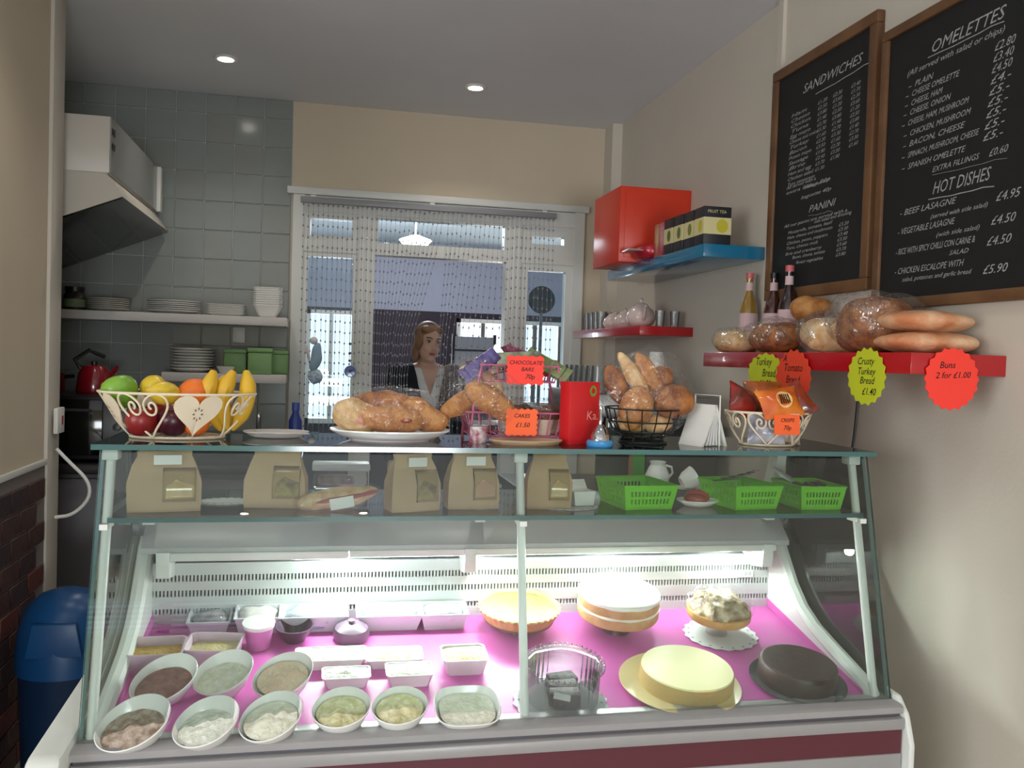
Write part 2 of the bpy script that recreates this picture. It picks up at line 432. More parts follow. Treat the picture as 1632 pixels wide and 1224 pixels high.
# ceiling spots
lampglow = mat('lamp_glow', (255, 250, 238), 0.4, emit=26.0)
def spot(x, y, lbl, power=12.0):
    t = thing('ceiling_spotlight', lbl, 'ceiling light', (x, y, ZC), group='recessed ceiling spotlights')
    B().lathe([(.042, 0), (.046, -.004), (.040, -.009), (.031, -.008), (.030, 0.0)], seg=24).obj('trim_ring', white, t)
    B().lathe([(.0, -.009), (.018, -.010), (.029, -.006), (.030, -.001)], seg=20).obj('lamp_lens', lampglow, t)
    l = bpy.data.lights.new('spot_lamp', 'SPOT'); l.energy = power; l.spot_size = R(125); l.spot_blend = 0.8; l.color = (1.0, 0.93, 0.82); l.shadow_soft_size = 0.03
    o = bpy.data.objects.new('spot_lamp', l); C.objects.link(o); o.parent = t; o.location = (0, 0, -.02)
spot(-.417, 3.677, 'recessed ceiling spotlight above the tiled kitchen wall')
spot(.594, 3.737, 'recessed ceiling spotlight in front of the glazed screen')
for (x, y) in ((-.42, 2.45), (.58, 2.45), (-.42, 0.9), (.58, 0.9), (-.42, -.7), (.58, -.7), (-.55, -3.1), (.3, -3.1)):
    spot(x, y, 'recessed ceiling spotlight over the shop floor', 9.0 if 0 < y else 6.0)
# ================================================================ REFRIGERATED DISPLAY CASE
CX0, CX1 = -0.395, 1.155
TZ = 1.262                      # upper glass shelf, underside
ZT1 = TZ+0.010                  # its top surface
MZ = 1.132; MZ1 = MZ+0.009      # middle shelf
pinkm = mat('pink_deck_liner', (206, 96, 176), 0.4, var=0.07, scale=5)
maroon = mat('maroon_panel', (92, 40, 50), 0.4)
casew = mat('case_white_plastic', (222, 226, 220), 0.35)
railg = mat('case_grey_rail', (158, 156, 156), 0.3, var=0.03)
case = thing('display_case', 'white refrigerated serve-over display case with slanted glass front', 'display case', (0, 0, 0))
def pane(name, pts, t, nrm):
    # pts: four corners; nrm: thickness direction
    b = B(); n = Vector(nrm)*t
    a = [b.bm.verts.new(Vector(p)) for p in pts]; c = [b.bm.verts.new(Vector(p)+n) for p in pts]
    b.face(a, 0); b.face(c, 0)
    for i in range(4): b.face([a[i], a[(i+1) % 4], c[(i+1) % 4], c[i]], 1)
    return b.obj(name, [glass, glass_edge], case, smooth=False)
GB, GT = (1.582, .772), (1.700, TZ)
pane('front_glass', [(CX0, GB[0], GB[1]), (CX1, GB[0], GB[1]), (CX1, GT[0], GT[1]), (CX0, GT[0], GT[1])], .006, (0, .97, -.24))
for x, n in ((CX0, 1), (CX1, -1)):
    pane('side_glass', [(x, GB[0]+.012, GB[1]+.005), (x, GT[0]+.012, GT[1]-.004), (x, 2.03, GT[1]-.004), (x, 2.03, .80)], .006, (n, 0, 0))
pane('upper_glass_shelf', [(CX0-.012, 1.685, TZ), (CX1+.012, 1.685, TZ), (CX1+.012, 2.00, TZ), (CX0-.012, 2.00, TZ)], .010, (0, 0, 1))
pane('middle_glass_shelf', [(CX0+.02, 1.675, MZ), (CX1-.02, 1.675, MZ), (CX1-.02, 2.01, MZ), (CX0+.02, 2.01, MZ)], .009, (0, 0, 1))
# uprights just inside the front glass
for x in (CX0+.016, .386, CX1-.026):
    r = .0085
    B().tube([(x, GB[0]+.022, GB[1]-.002), (x, GT[0]+.018, GT[1]-.018)], r, seg=10).box((x, GT[0]+.02, GT[1]-.011), (.028, .03, .020), bev=.003).box((x, 1.69, MZ-.006), (.014, .05, .010)).obj('upright', casew, case)
# rear stanchions carrying both shelves
for x in (CX0+.03, .36, CX1-.06):
    B().prism([(2.00, 1.066), (2.045, 1.066), (1.985, TZ), (1.945, TZ)], x-.012, x+.012, axis='x').obj('stanchion', casew, case)
# shelf bracket arms under the middle shelf
for x in (CX0+.03, CX1-.05):
    B().prism([(1.70, MZ-.001), (2.02, MZ-.001), (2.02, MZ-.03), (1.80, MZ-.012)], x-.008, x+.008, axis='x').obj('shelf_arm', casew, case)
# front rail
B().prism([(1.612, .765), (1.612, .774), (1.556, .774), (1.548, .770), (1.548, .758), (1.612, .758)], CX0-.004, CX1+.004, axis='x').obj('front_rail', railg, case)
B().lo(CX0, CX1, 1.556, 1.60, .750, .758).obj('rail_groove', mat('rail_groove', (92, 90, 96), .4), case)
B().lo(CX0-.004, CX1+.004, 1.540, 1.60, .727, .750, bev=.004).obj('front_fascia', railg, case)
B().lo(CX0, CX1, 1.546, 1.60, .678, .727).obj('maroon_panel', maroon, case)
B().lo(CX0, CX1, 1.543, 1.60, .640, .678, bev=.003).obj('front_fascia', railg, case)
B().lo(CX0, CX1, 1.556, 2.42, .10, .640).obj('lower_body', mat('case_body_grey', (182, 180, 178), .4), case)
B().lo(CX0+.04, CX1-.04, 1.62, 2.38, 0, .10).obj('plinth', dark, case)
B().lo(CX0+.01, CX1-.01, 1.60, 2.06, .640, .70).obj('tray_body', casew, case)
# deck, laid with a pink liner
b = B(); x0, x1 = CX0+.03, CX1-.03
ya, yb = 1.60, 2.052
b.prism([(ya, .70), (ya, deckz(ya)-.001), (yb, deckz(yb)-.001), (yb, .70)], x0-.02, x1+.02, axis='x').obj('deck', casew, case)
b = B(); b.prism([(ya, deckz(ya)-.001), (ya, deckz(ya)), (yb, deckz(yb)), (yb, deckz(yb)-.001)], x0-.012, x1+.012, axis='x').obj('pink_liner', pinkm, case)
for x in (x0+.004, x1-.004):   # liner turned up at both ends
    s_ = 1 if x > .4 else -1
    B().prism([(ya+.03, deckz(ya)), (ya+.03, deckz(ya)+.012), (yb-.01, deckz(yb)+.020), (yb-.01, deckz(yb))], x-.004, x+.004, axis='x').obj('liner_edge', pinkm, case)
# rear air panel with three rows of slots
vent = mat('vent_panel', (190, 194, 192), 0.35, metal=.2)
ventd = mat('vent_slot_dark', (44, 46, 48), 0.7)
B().lo(x0-.01, x1+.01, 2.056, 2.40, .70, 1.035).obj('rear_body', casew, case)
B().lo(x0, x1, 2.050, 2.056, .835, 1.00).obj('slot_backing', ventd, case)
rows = [(.858, .870), (.897, .911), (.931, .945)]
zs = [.835] + [z for r in rows for z in r] + [.972]
for i in range(0, len(zs), 2):
    B().lo(x0, x1, 2.040, 2.050, zs[i], zs[i+1]).obj('rear_panel', vent, case)
b = B()
n = 190
for (z0, z1) in rows:
    for i in range(n+1):
        x = x0 + (x1-x0)*i/n
        b.lo(x-.0022, x+.0022, 2.0415, 2.050, z0-.0005, z1+.0005)
b.obj('vent_fins', vent, case, smooth=False)['kind'] = 'stuff'
# curved white end cheeks
def cheek(xa, xb):
    inner = [(2.056, 1.035), (2.02, 1.01), (1.985, .965), (1.945, .915), (1.895, .872), (1.835, .842), (1.77, .822), (1.69, .800), (1.62, .780), (1.612, .765), (1.612, .70), (2.056, .70)]
    B().prism(inner, xa, xb, axis='x').obj('end_cheek', casew, case)
    rim = [(y, z) for (y, z) in inner[:10]]
    b = B(); b.tube([((xa+xb)/2, y, z) for y, z in rim], (xb-xa)*.62, seg=8); b.obj('cheek_rim', casew, case)
cheek(CX0+.008, CX0+.034); cheek(CX1-.036, CX1-.010)
# outer end panels of the base
for xa, xb in ((CX0-.060, CX0-.004), (CX1+.004, CX1+.018)):
    yf = 1.46 if xa < 0 else 1.525
    B().prism([(yf, .0), (yf, .70), (yf+.02, .755), (yf+.05, .785), (2.42, .83), (2.42, 0)], xa, xb, axis='x', bev=.012 if xa < 0 else .005).obj('end_panel', casew, case)
# worktop with lamp canopy
B().lo(CX0-.01, CX1+.01, 2.03, 2.43, 1.035, 1.066, bev=.004).obj('worktop', steel, case)
B().prism([(1.975, 1.008), (1.975, 1.020), (2.03, 1.066), (2.06, 1.066), (2.06, 1.035), (1.99, 1.008)], CX0+.02, CX1-.02, axis='x').obj('lamp_canopy', greyp, case)
B().lo(CX0+.075, .06, 1.969, 1.986, .992, 1.010, bev=.002).lo(.062, CX1-.055, 1.972, 1.986, .994, 1.010, bev=.002).obj('canopy_lip', white, case)
for x in (CX0+.066, .335, CX1-.078):
    B().prism([(1.965, 1.012), (2.05, 1.012), (2.05, .95), (2.03, .945), (1.972, .955)], x-.014, x+.014, axis='x', bev=.002).obj('canopy_bracket', casew, case)
tubem = mat('fluorescent_tube', (240, 250, 255), .3, emit=3.5)
B().tube([(.02, 2.022, .998), (1.0, 2.022, .998)], .008, seg=10).obj('lamp_tube', tubem, case)
B().tube([(1.0, 2.03, 1.0), (1.02, 2.035, .997), (1.04, 2.03, .985), (CX1-.09, 2.02, .965)], .004, seg=6).obj('lamp_cable', casew, case)
lo_ = area_light('case_tube_light', (.38, 1.985, .987), (R(-48), 0, 0), 0.9, .03, 7.0, (.93, 1.0, .97)); lo_.parent = case
for x in (.05, .36, .68, .98):          # the tube also shines sideways, through the end glass onto the wall
    l = bpy.data.lights.new('case_tube_glow', 'POINT'); l.energy = 1.5; l.shadow_soft_size = .012; l.color = (.93, 1.0, .95)
    q = bpy.data.objects.new('case_tube_glow', l); C.objects.link(q); q.parent = case; q.location = (x, 1.998, .986)
# small white label on the vent panel
pl = at(1188, 914, Y=2.039)
l_ = thing('shelf_label', 'small white printed label stuck on the vent panel', 'label', (pl.x, 2.0395, pl.z), FACE_CAM)
B().box((0, 0, .001), (.040, .016, .002)).obj('card', white, l_)
b = B()
for i in (-1, 0, 1): b.lo(i*.011-.004, i*.011+.004, -.005, .005, .0021, .0023)
b.obj('print', mat('print_grey', (170, 174, 176), .6), l_, smooth=False)
# power cable on the wall behind the case
pts = [at(x, y, X=XR-.012) for (x, y) in ((1367, 640), (1362, 690), (1352, 760), (1345, 830), (1322, 890), (1308, 935), (1298, 985))]
tag(B().tube(pts, .0035, seg=6).obj('wall_cable', dark), 'thin black cable hanging down the right wall behind the display case', 'cable')
# ================================================================ ON THE UPPER GLASS SHELF
crust = mat('bread_crust', (206, 150, 86), 0.62, rgb2=(166, 100, 48), scale=42, bump=.35, bscale=140, detail=6)
crust_d = mat('bread_crust_dark', (182, 118, 62), 0.55, rgb2=(126, 68, 34), scale=38, bump=.3, bscale=140, detail=6)
crust_l = mat('bread_crust_pale', (232, 206, 160), 0.68, rgb2=(206, 158, 102), scale=42, bump=.3, bscale=140, detail=6)
bunm = mat('bun_floury', (232, 196, 158), 0.68, rgb2=(196, 122, 78), scale=14, bump=.2, bscale=120, detail=6)
def tx(x, Y, y=700): return at(x, y, Y=Y).x
def wrapped(name, label, cat, loc, parts, rot=(0, 0, 0), filmparts=(), fm=film, group=None, fname='film'):
    t = thing(name, label, cat, loc, rot, group)
    for i, (c, r, m_, rt, e) in enumerate(parts):
        B().blob(c, r, amp=min(r)*.12, freq=22, rot=rt, seed=i+len(label), e=e).obj('bread' if 'bread' in cat or 'roll' in cat else 'slice', m_, t)
    for i, (c, r, rt) in enumerate(filmparts):
        B().blob(c, r, amp=min(r)*.25, freq=30, rot=rt, seed=i+3.7, seg=32, ring=20, e=.9).obj(fname, fm, t)
    return t

# ---- heart-panel baskets
def heart2d(n=40, s=1.0):
    P = []
    for i in range(n):
        t = 2*math.pi*i/n
        x = 16*math.sin(t)**3; y = 13*math.cos(t)-5*math.cos(2*t)-2*math.cos(3*t)-math.cos(4*t)
        P.append((x/17*s, (y+17)/29.2))
    return P
def heart_basket(name, label, loc, a0, b0, a1, b1, h, npan, wire=cream_wire, solidk=lambda i: i % 2 == 0, phase=0.0, rz=0.0):
    t = thing(name, label, 'basket', loc, (0, 0, rz))
    def P(th, v, off=0.0):
        k = v**0.8
        a = a0+(a1-a0)*k+off; bb = b0+(b1-b0)*k+off
        return Vector((a*math.cos(th), bb*math.sin(th), h*v+.003))
    N = 48
    B().tube([P(2*math.pi*i/N, 1) for i in range(N)], .0026, closed=True).obj('rim', wire, t)
    B().tube([P(2*math.pi*i/N, 0) for i in range(N)], .0026, closed=True).obj('base_ring', wire, t)
    b = B()
    for k in range(-3, 4):
        y = b0*k/4; x = a0*math.sqrt(max(0, 1-(k/4)**2)); b.tube([(-x, y, .003), (x, y, .003)], .0014, seg=5)
    for k in range(-4, 5):
        x = a0*k/5; y = b0*math.sqrt(max(0, 1-(k/5)**2)); b.tube([(x, -y, .003), (x, y, .003)], .0014, seg=5)
    b.obj('base_grid', wire, t)
    dth = 2*math.pi/npan
    for i in range(npan):
        th0 = phase+i*dth
        HW = dth*.47
        if solidk(i):
            b = B(); hp = heart2d(32)
            c0 = [b.bm.verts.new(P(th0+x*HW, .02+y*.97, .0012)) for x, y in hp]
            c1 = [b.bm.verts.new(P(th0+x*HW, .02+y*.97, -.0012)) for x, y in hp]
            m0 = b.bm.verts.new(P(th0, .58, .0012)); m1 = b.bm.verts.new(P(th0, .58, -.0012))
            for j in range(32):
                q = (j+1) % 32
                b.face([m0, c0[j], c0[q]]); b.face([m1, c1[q], c1[j]]); b.face([c0[j], c1[j], c1[q], c0[q]])
            hpn = b.obj('heart_plate', wire, t)
            b = B()
            for j in range(8):
                an = j*math.pi/4
                pts = [(an_r*math.cos(an)+w_*math.sin(an), an_r*math.sin(an)-w_*math.cos(an)) for an_r, w_ in ((.10, 0), (.15, .03), (.20, 0), (.15, -.03))]
                b.face([b.bm.verts.new(P(th0+x*HW*1.1, .56+y*.85, .0016)) for x, y in pts])
            b.obj('flower_shade', mat('pierced_shadow', (120, 96, 74), .8), hpn, smooth=False)  # dark petals laid on the plate, imitating the shade of cut-out holes
        else:
            for sgn in (-1, 1):
                pts = [(0, 0), (.30, .17), (.62, .36), (.88, .56), (1.0, .74), (.95, .89), (.78, .98), (.56, 1.0), (.34, .95), (.14, .84), (.06, .72), (.12, .58), (.28, .52), (.46, .54), (.56, .64), (.54, .76), (.42, .82), (.30, .78), (.28, .70), (.36, .66)]
                # smooth by subdivision
                for _ in range(2):
                    q = [pts[0]]
                    for u, v in zip(pts, pts[1:]): q += [((3*u[0]+v[0])/4, (3*u[1]+v[1])/4), ((u[0]+3*v[0])/4, (u[1]+3*v[1])/4)]
                    pts = q+[pts[-1]]
                B().tube([P(th0+sgn*x*HW, y, .001) for x, y in pts], .0022, seg=6).obj('heart_scroll', wire, t)
    return t, P
fbY = 1.835
fb = Vector((tx(283, fbY), fbY, ZT1))
heart_basket('fruit_basket', 'cream wire fruit basket with heart panels on the glass shelf', fb, .088, .058, .147, .095, .086, 8, phase=R(-90)+R(22), solidk=lambda i: i % 2 == 0)
def fruit_mat(n, c, c2, **k): return mat(n, c, k.pop('rough', .35), rgb2=c2, scale=k.pop('scale', 12), bump=.06, bscale=120, **k)
def apple(loc, r, mt, label, rot=(0, 0, 0), nm='apple'):
    t = thing(nm, label, 'fruit', loc, rot)
    prof = [(.0, -.80), (.25, -.88), (.45, -.85), (.7, -.66), (.9, -.32), (1.0, .1), (.97, .42), (.82, .70), (.55, .86), (.3, .86), (.12, .74), (.0, .66)]
    B().lathe([(q*r, z*r+.88*r) for q, z in prof], seg=28).obj('flesh', mt, t)
    B().tube([(0, 0, 1.56*r), (.02*r, 0, 1.8*r), (.1*r, 0, 2.0*r)], .05*r, seg=6).obj('stem', mat('fruit_stem', (70, 50, 30), .8), t)
    return t
gap = fruit_mat('green_apple', (108, 158, 44), (128, 172, 62)); rap = fruit_mat('red_apple', (120, 22, 28), (150, 40, 36), scale=8)
apple(fb+Vector((-.098, -.004, .058)), .0345, gap, 'shiny green apple on top of the fruit in the basket', (R(-12), R(-20), 0))
apple(fb+Vector((-.060, -.040, .006)), .030, rap, 'dark red apple behind the wire heart of the fruit basket')
apple(fb+Vector((-.004, -.030, .006)), .029, mat('dark_plum', (58, 18, 34), .3, rgb2=(84, 26, 40), scale=10), 'dark purple plum low in the fruit basket', nm='plum')
apple(fb+Vector((-.040, .034, .006)), .033, rap, 'red apple at the back of the fruit basket')
lem = fruit_mat('lemon_peel', (226, 190, 60), (206, 178, 44), scale=20)
def lemon(loc, rot, lbl):
    t = thing('lemon', lbl, 'fruit', loc, rot)
    B().lathe([(0, -.036), (.005, -.034), (.013, -.027), (.021, -.014), (.0235, 0), (.021, .014), (.013, .026), (.006, .031), (.003, .036), (0, .037)], seg=20).obj('peel', lem, t)
    B().lathe([(0, -.0362), (.003, -.036), (.003, -.034)], seg=8).obj('stem_end', mat('lemon_stem', (120, 120, 50), .8), t)
lemon(fb+Vector((-.050, .014, .098)), (R(76), 0, R(40)), 'yellow lemon next to the green apple in the fruit basket')
lemon(fb+Vector((-.020, -.034, .088)), (R(80), 0, R(-62)), 'yellow lemon lying beside the orange in the fruit basket')
orm = mat('orange_peel', (232, 116, 32), .45, var=.08, scale=30, bump=.18, bscale=220)
t = thing('orange', 'bright orange sitting in the middle of the fruit basket', 'fruit', fb+Vector((.034, -.012, .052)))
B().blob((0, 0, .033), (.035, .035, .033), seg=28, ring=16).obj('peel', orm, t)
B().lathe([(.004, .0655), (.003, .067), (0, .067)], seg=8).obj('navel', mat('orange_navel', (110, 110, 50), .8), t)
t = thing('orange', 'orange underneath the heart plate of the fruit basket', 'fruit', fb+Vector((.036, -.020, .005)))
B().blob((0, 0, .026), (.027, .027, .026), seg=24, ring=14).obj('peel', orm, t)
B().lathe([(.004, .0515), (.003, .053), (0, .053)], seg=8).obj('navel', MATS['orange_navel'], t)
banm = mat('banana_peel', (226, 184, 52), .45, rgb2=(206, 160, 40), scale=9)
bn = thing('banana_bunch', 'bunch of four yellow bananas standing in the fruit basket', 'fruit', fb+Vector((.090, .0, .006)))
for i, (x, y, an) in enumerate(((-.016, -.016, -.30), (.010, -.008, -.06), (.026, .012, .12), (-.004, .024, -.1))):
    pts = []
    for k in range(13):
        s_ = k/12
        pts.append((x*.5+x*s_*.9+.018*math.sin(math.pi*s_)*math.copysign(1, an)*.8-.02*(1-s_)*0, y*(.3+.7*s_)-.012*math.sin(math.pi*s_), .010+s_*(.118 if i != 3 else .105)))
    bo = B().tube(pts, .0165, seg=9, taper=lambda s_: (.30+.70*min(1, s_*4)) if s_ < .25 else (1.0 if s_ < .8 else 1-.62*(s_-.8)/.2)).obj('banana', banm, bn)
    tp = pts[-1]
    B().lathe([(0, .003), (.004, .002), (.0055, -.003)], c=tp, seg=8).obj('banana_tip', mat('banana_tip', (84, 66, 30), .8), bo)
B().blob((0, 0, .012), (.012, .010, .012)).obj('bunch_stem', mat('banana_stem', (150, 130, 50), .7), bn)

# ---- stack of paper plates / folded paper beside the basket
t = thing('paper_plate', 'oval white paper plate lying flat beside the fruit basket', 'plate', (tx(440, 1.86), 1.86, ZT1))
B().lathe([(0, .002), (.050, .002), (.058, .008), (.066, .011), (.066, .013), (.057, .010), (.049, .004), (0, .004)], seg=36, sy=.72).obj('plate', mat('paper_plate', (196, 192, 184), .7), t)
B().box((.01, -.01, .0125), (.10, .07, .0015), rot=(0, R(2), R(14))).obj('napkin', mat('napkin_grey', (190, 188, 184), .8), t)
t['label'] = 'flat white paper plate with a folded napkin beside the fruit basket'

# ---- platter of cling-wrapped ciabatta
pY = 1.835; pc = Vector((tx(622, pY), pY, ZT1))
t = thing('oval_platter', 'oval white platter holding the wrapped ciabatta rolls', 'platter', pc)
B().lathe([(0, .003), (.085, .003), (.105, .010), (.124, .020), (.124, .023), (.103, .013), (.083, .006), (0, .006)], seg=48, sy=.72).obj('plate', white_gloss, t)
B().lathe([(.080, 0), (.082, .003)], seg=32, sy=.72).obj('foot_ring', white_gloss, t)
for i, (c, r, m_, rt, lb) in enumerate((
    ((-.070, -.010, .048), (.048, .034, .034), crust_l, (0, R(18), R(20)), 'pale ham roll at the end of the wrapped platter'),
    ((.000, -.030, .046), (.062, .030, .030), crust, (0, R(6), R(8)), 'golden ciabatta at the front of the wrapped platter'),
    ((-.020, .018, .076), (.060, .030, .024), crust_d, (0, R(-2), R(-6)), 'dark crusted ciabatta on top of the wrapped platter'),
    ((.066, .004, .052), (.060, .032, .030), crust, (0, R(26), R(-12)), 'long golden ciabatta sloping down the wrapped platter'))):
    o = B().blob((0, 0, 0), r, amp=.008, freq=30, e=.85, seed=i, seg=28, ring=16).obj('ciabatta_roll', m_, None, loc=pc+Vector(c), rot=rt)
    tag(o, lb, 'bread')
tag(B().blob((0, 0, .056), (.122, .088, .054), amp=.010, freq=30, seg=48, ring=30, flat=-.040, seed=2, e=.95).obj('cling_film', film, None, loc=pc), 'crinkled clear cling film covering the platter of ciabatta', 'cling film')
# fillings peeping out
for (c, r, col, nm, lb) in (((-.062, -.040, .042), (.026, .008, .009), (214, 150, 140), 'ham_slice', 'pink ham slice sticking out of the pale roll on the platter'), ((.022, -.0525, .044), (.016, .006, .005), (150, 66, 46), 'tomato_slice', 'red tomato slice in the front ciabatta on the platter')):
    tag(B().blob((0, 0, 0), r, amp=.003, freq=40).obj(nm, mat(nm+'_m', col, .4), None, loc=pc+Vector(c)), lb, 'filling')

# ---- two-tier pink wire stand with bread, cakes and chocolate bars
pinkw = mat('pink_wire', (186, 96, 128), .4)
sY = 1.87; sc = Vector((tx(818, sY), sY, ZT1))
st = thing('wire_stand', 'pink two-tier wire stand filled with wrapped cakes and chocolate bars', 'stand', sc)
def wiretray(z, w_, d_, h_, par, nm):
    b = B()
    for zz, k in ((z, .9), (z+h_, 1.0)):
        b.tube([(-w_*k, -d_*k, zz), (w_*k, -d_*k, zz), (w_*k, d_*k, zz), (-w_*k, d_*k, zz)], .0022, closed=True)
    for i in range(11):
        x = -w_+2*w_*i/10
        for sy in (-1, 1): b.tube([(x*.9, sy*d_*.9, z), (x, sy*d_, z+h_)], .0013, seg=5)
        b.tube([(x*.9, -d_*.9, z), (x*.9, d_*.9, z)], .0013, seg=5)
    for i in range(5):
        y = -d_+2*d_*i/4
        for sx in (-1, 1): b.tube([(sx*w_*.9, y*.9, z), (sx*w_, y, z+h_)], .0013, seg=5)
    return b.obj(nm, pinkw, par)
wiretray(.012, .112, .060, .050, st, 'lower_tray')
wiretray(.128, .085, .050, .034, st, 'upper_tray')
for sx in (-1, 1):
    for sy in (-1, 1): B().tube([(sx*.104, sy*.056, 0), (sx*.104, sy*.056, .012), (sx*.098, sy*.054, .09), (sx*.082, sy*.047, .165)], .0028).obj('post', pinkw, st)
tag(B().blob((0, 0, 0), (.075, .026, .024), amp=.007, freq=26, seed=5).obj('baguette', crust, None, loc=sc+Vector((-.100, -.010, .088)), rot=(0, R(-28), R(18))), 'short golden baguette leaning on the edge of the pink wire stand', 'bread')
tag(B().blob((0, 0, 0), (.070, .026, .026), amp=.007, freq=26, seed=6).obj('baguette', crust, None, loc=sc+Vector((-.058, -.052, .080)), rot=(0, R(32), R(10))), 'broad golden baguette in front of the pink wire stand', 'bread')
tag(B().blob((0, 0, 0), (.060, .022, .020), amp=.006, freq=26, seed=8).obj('baguette', crust_l, None, loc=sc+Vector((-.072, .004, .128)), rot=(0, R(24), R(12))), 'pale baguette on top of the bread beside the chocolate bars', 'bread')
tag(B().blob((0, 0, 0), (.104, .078, .074), amp=.014, freq=26, seed=4, seg=36, ring=22).obj('cling_film', film, None, loc=sc+Vector((-.078, -.026, .100)), rot=(0, R(20), 0)), 'clear bag around the baguettes on the pink wire stand', 'cling film')
barc = [((62, 44, 104), (104, 96, 150)), ((120, 30, 60), (60, 20, 60)), ((150, 26, 44), (210, 190, 180)), ((60, 66, 60), (160, 170, 140)), ((196, 40, 40), (120, 20, 30)), ((176, 60, 90), (90, 40, 90)), ((128, 138, 96), (90, 110, 50))]
barn = ['purple and silver', 'dark maroon', 'red and cream', 'grey green', 'bright red', 'pink', 'pale green']
for i in range(7):
    wmat = mat('wrapper_%d' % i, barc[i][0], .25, rgb2=barc[i][1], scale=26, bump=.3, bscale=60, coat=.4)
    b = B(); L_, W_, H_ = .054, .017, .008
    b.box((0, 0, H_), (L_*1.5, W_*2, H_*2), bev=.004)
    for sx in (-1, 1):
        b.prism([(sx*L_*.75, -W_), (sx*L_, -W_*1.15), (sx*L_*1.02, W_*1.15), (sx*L_*.75, W_)], H_-.0012, H_+.0012, axis='z')
    x = -.078+.024*i
    o = b.obj('chocolate_bar', wmat, None, loc=sc+Vector((x, -.020+.018*(i % 3), .160+.010*(i % 2))), rot=(R(60+8*(i % 3)), R(-34+10*i), R(16-8*i)))
    tag(o, 'chocolate bar in %s wrapper on the upper tray of the pink stand' % barn[i], 'chocolate bar', 'chocolate bars on the pink stand')
cakem = mat('brown_cake', (132, 78, 40), .7, rgb2=(92, 50, 28), scale=20, bump=.3, bscale=60)
for i, (x, y, lb) in enumerate(((.006, -.004, 'wrapped brown muffin behind the cakes price card'), (.058, -.030, 'wrapped brown muffin beside the red carton'), (.088, .026, 'wrapped brown muffin at the end of the pink stand'), (.034, .034, 'wrapped brown muffin at the back of the pink stand'))):
    t = thing('muffin', lb, 'cake', sc+Vector((x, y, .014)))
    B().lathe([(.017, .0), (.0225, .034)], seg=20, cap0=True).obj('paper_case', mat('muffin_case', (214, 196, 176), .7), t)
    B().blob((0, 0, .042), (.026, .026, .021), amp=.005, freq=40, seed=i, flat=-.012).obj('muffin_top', cakem, t)
    B().blob((0, 0, .040), (.029, .029, .040), amp=.005, freq=40, seed=i+9, seg=28, ring=18).obj('film', film, t)
t = thing('snack_tub', 'small round snack tub with red and white print under the pink stand', 'tub', sc+Vector((-.090, -.072, 0)))
B().lathe([(0, 0), (.016, 0), (.019, .034)], seg=24).obj('cup', mat('tub_white', (220, 214, 216), .3, rgb2=(150, 30, 60), scale=60), t)
B().lathe([(0, .0345), (.020, .0345), (.0205, .036), (0, .037)], seg=24).obj('lid', mat('tub_foil', (190, 192, 198), .25, metal=.7), t)
t = thing('round_tray', 'beige cardboard tray lying in front of the pink wire stand', 'tray', (tx(838, 1.775), 1.775, ZT1))
B().lathe([(0, .0), (.066, .0), (.078, .008), (.078, .010), (.064, .003), (0, .003)], seg=36, sy=.55).obj('tray', mat('card_beige', (186, 158, 128), .8), t)

# ---- fluorescent price cards
redf = mat('card_red', (250, 62, 48), .6); orf = mat('card_orange', (252, 104, 50), .6); yelf = mat('card_yellow', (196, 206, 36), .6)
def zigcard(name, label, loc, rot, w_, h_, m_, lines, rough=.0025, n=10):
    t = thing(name, label, 'price card', loc, rot)
    P = []
    def side(p, q, k):
        for i in range(k):
            u = i/k; P.append((p[0]+(q[0]-p[0])*u+(rough if i % 2 else -rough*.4)*(q[1]-p[1])/max(abs(q[1]-p[1]), 1e-6)*(abs(q[1]-p[1]) > 1e-6), p[1]+(q[1]-p[1])*u-(rough if i % 2 else -rough*.4)*math.copysign(1, q[0]-p[0])*(abs(q[0]-p[0]) > 1e-6)))
    c = [(-w_/2, -h_/2), (w_/2, -h_/2), (w_/2, h_/2), (-w_/2, h_/2)]
    for i in range(4): side(c[i], c[(i+1) % 4], n)
    B().prism(P, 0, .0012, axis='z').obj('card', m_, t, smooth=False)
    b = B()
    for (s_, sz, x, y) in lines: text_into(b, s_, sz, x, y, .0016, align='CENTER', bold=.0001)
    b.obj('lettering', ink, t, smooth=False)
    return t
def burst(name, label, loc, rot, rx, ry, m_, lines, n=20, k=.90, tilt=0.0):
    t = thing(name, label, 'price sign', loc, rot)
    P = []
    for i in range(2*n):
        a = math.pi*i/n; q = 1.0 if i % 2 == 0 else k
        P.append((rx*q*math.cos(a), ry*q*math.sin(a)))
    B().prism(P, 0, .0012, axis='z').obj('card', m_, t, smooth=False)
    b = B()
    for (s_, sz, x, y) in lines: text_into(b, s_, sz, x, y, .0016, align='CENTER', bold=.0001, rot=tilt)
    b.obj('lettering', ink, t, smooth=False)
    return t
cp = at(837, 590, Y=1.80)
zigcard('price_card', 'red zigzag-edged price card for the chocolate bars', cp, (R(88), 0, R(-4)), .076, .058, redf, [('CHOCOLATE', .0115, 0, .012), ('BARS', .0115, .004, -.002), ('70p', .014, .010, -.018)])
cp = at(831, 673, Y=1.80)
zigcard('price_card', 'orange zigzag-edged price card for the cakes', cp, (R(90), 0, 0), .066, .054, orf, [('CAKES', .0115, 0, .010), ('£1.50', .0135, .002, -.010)])

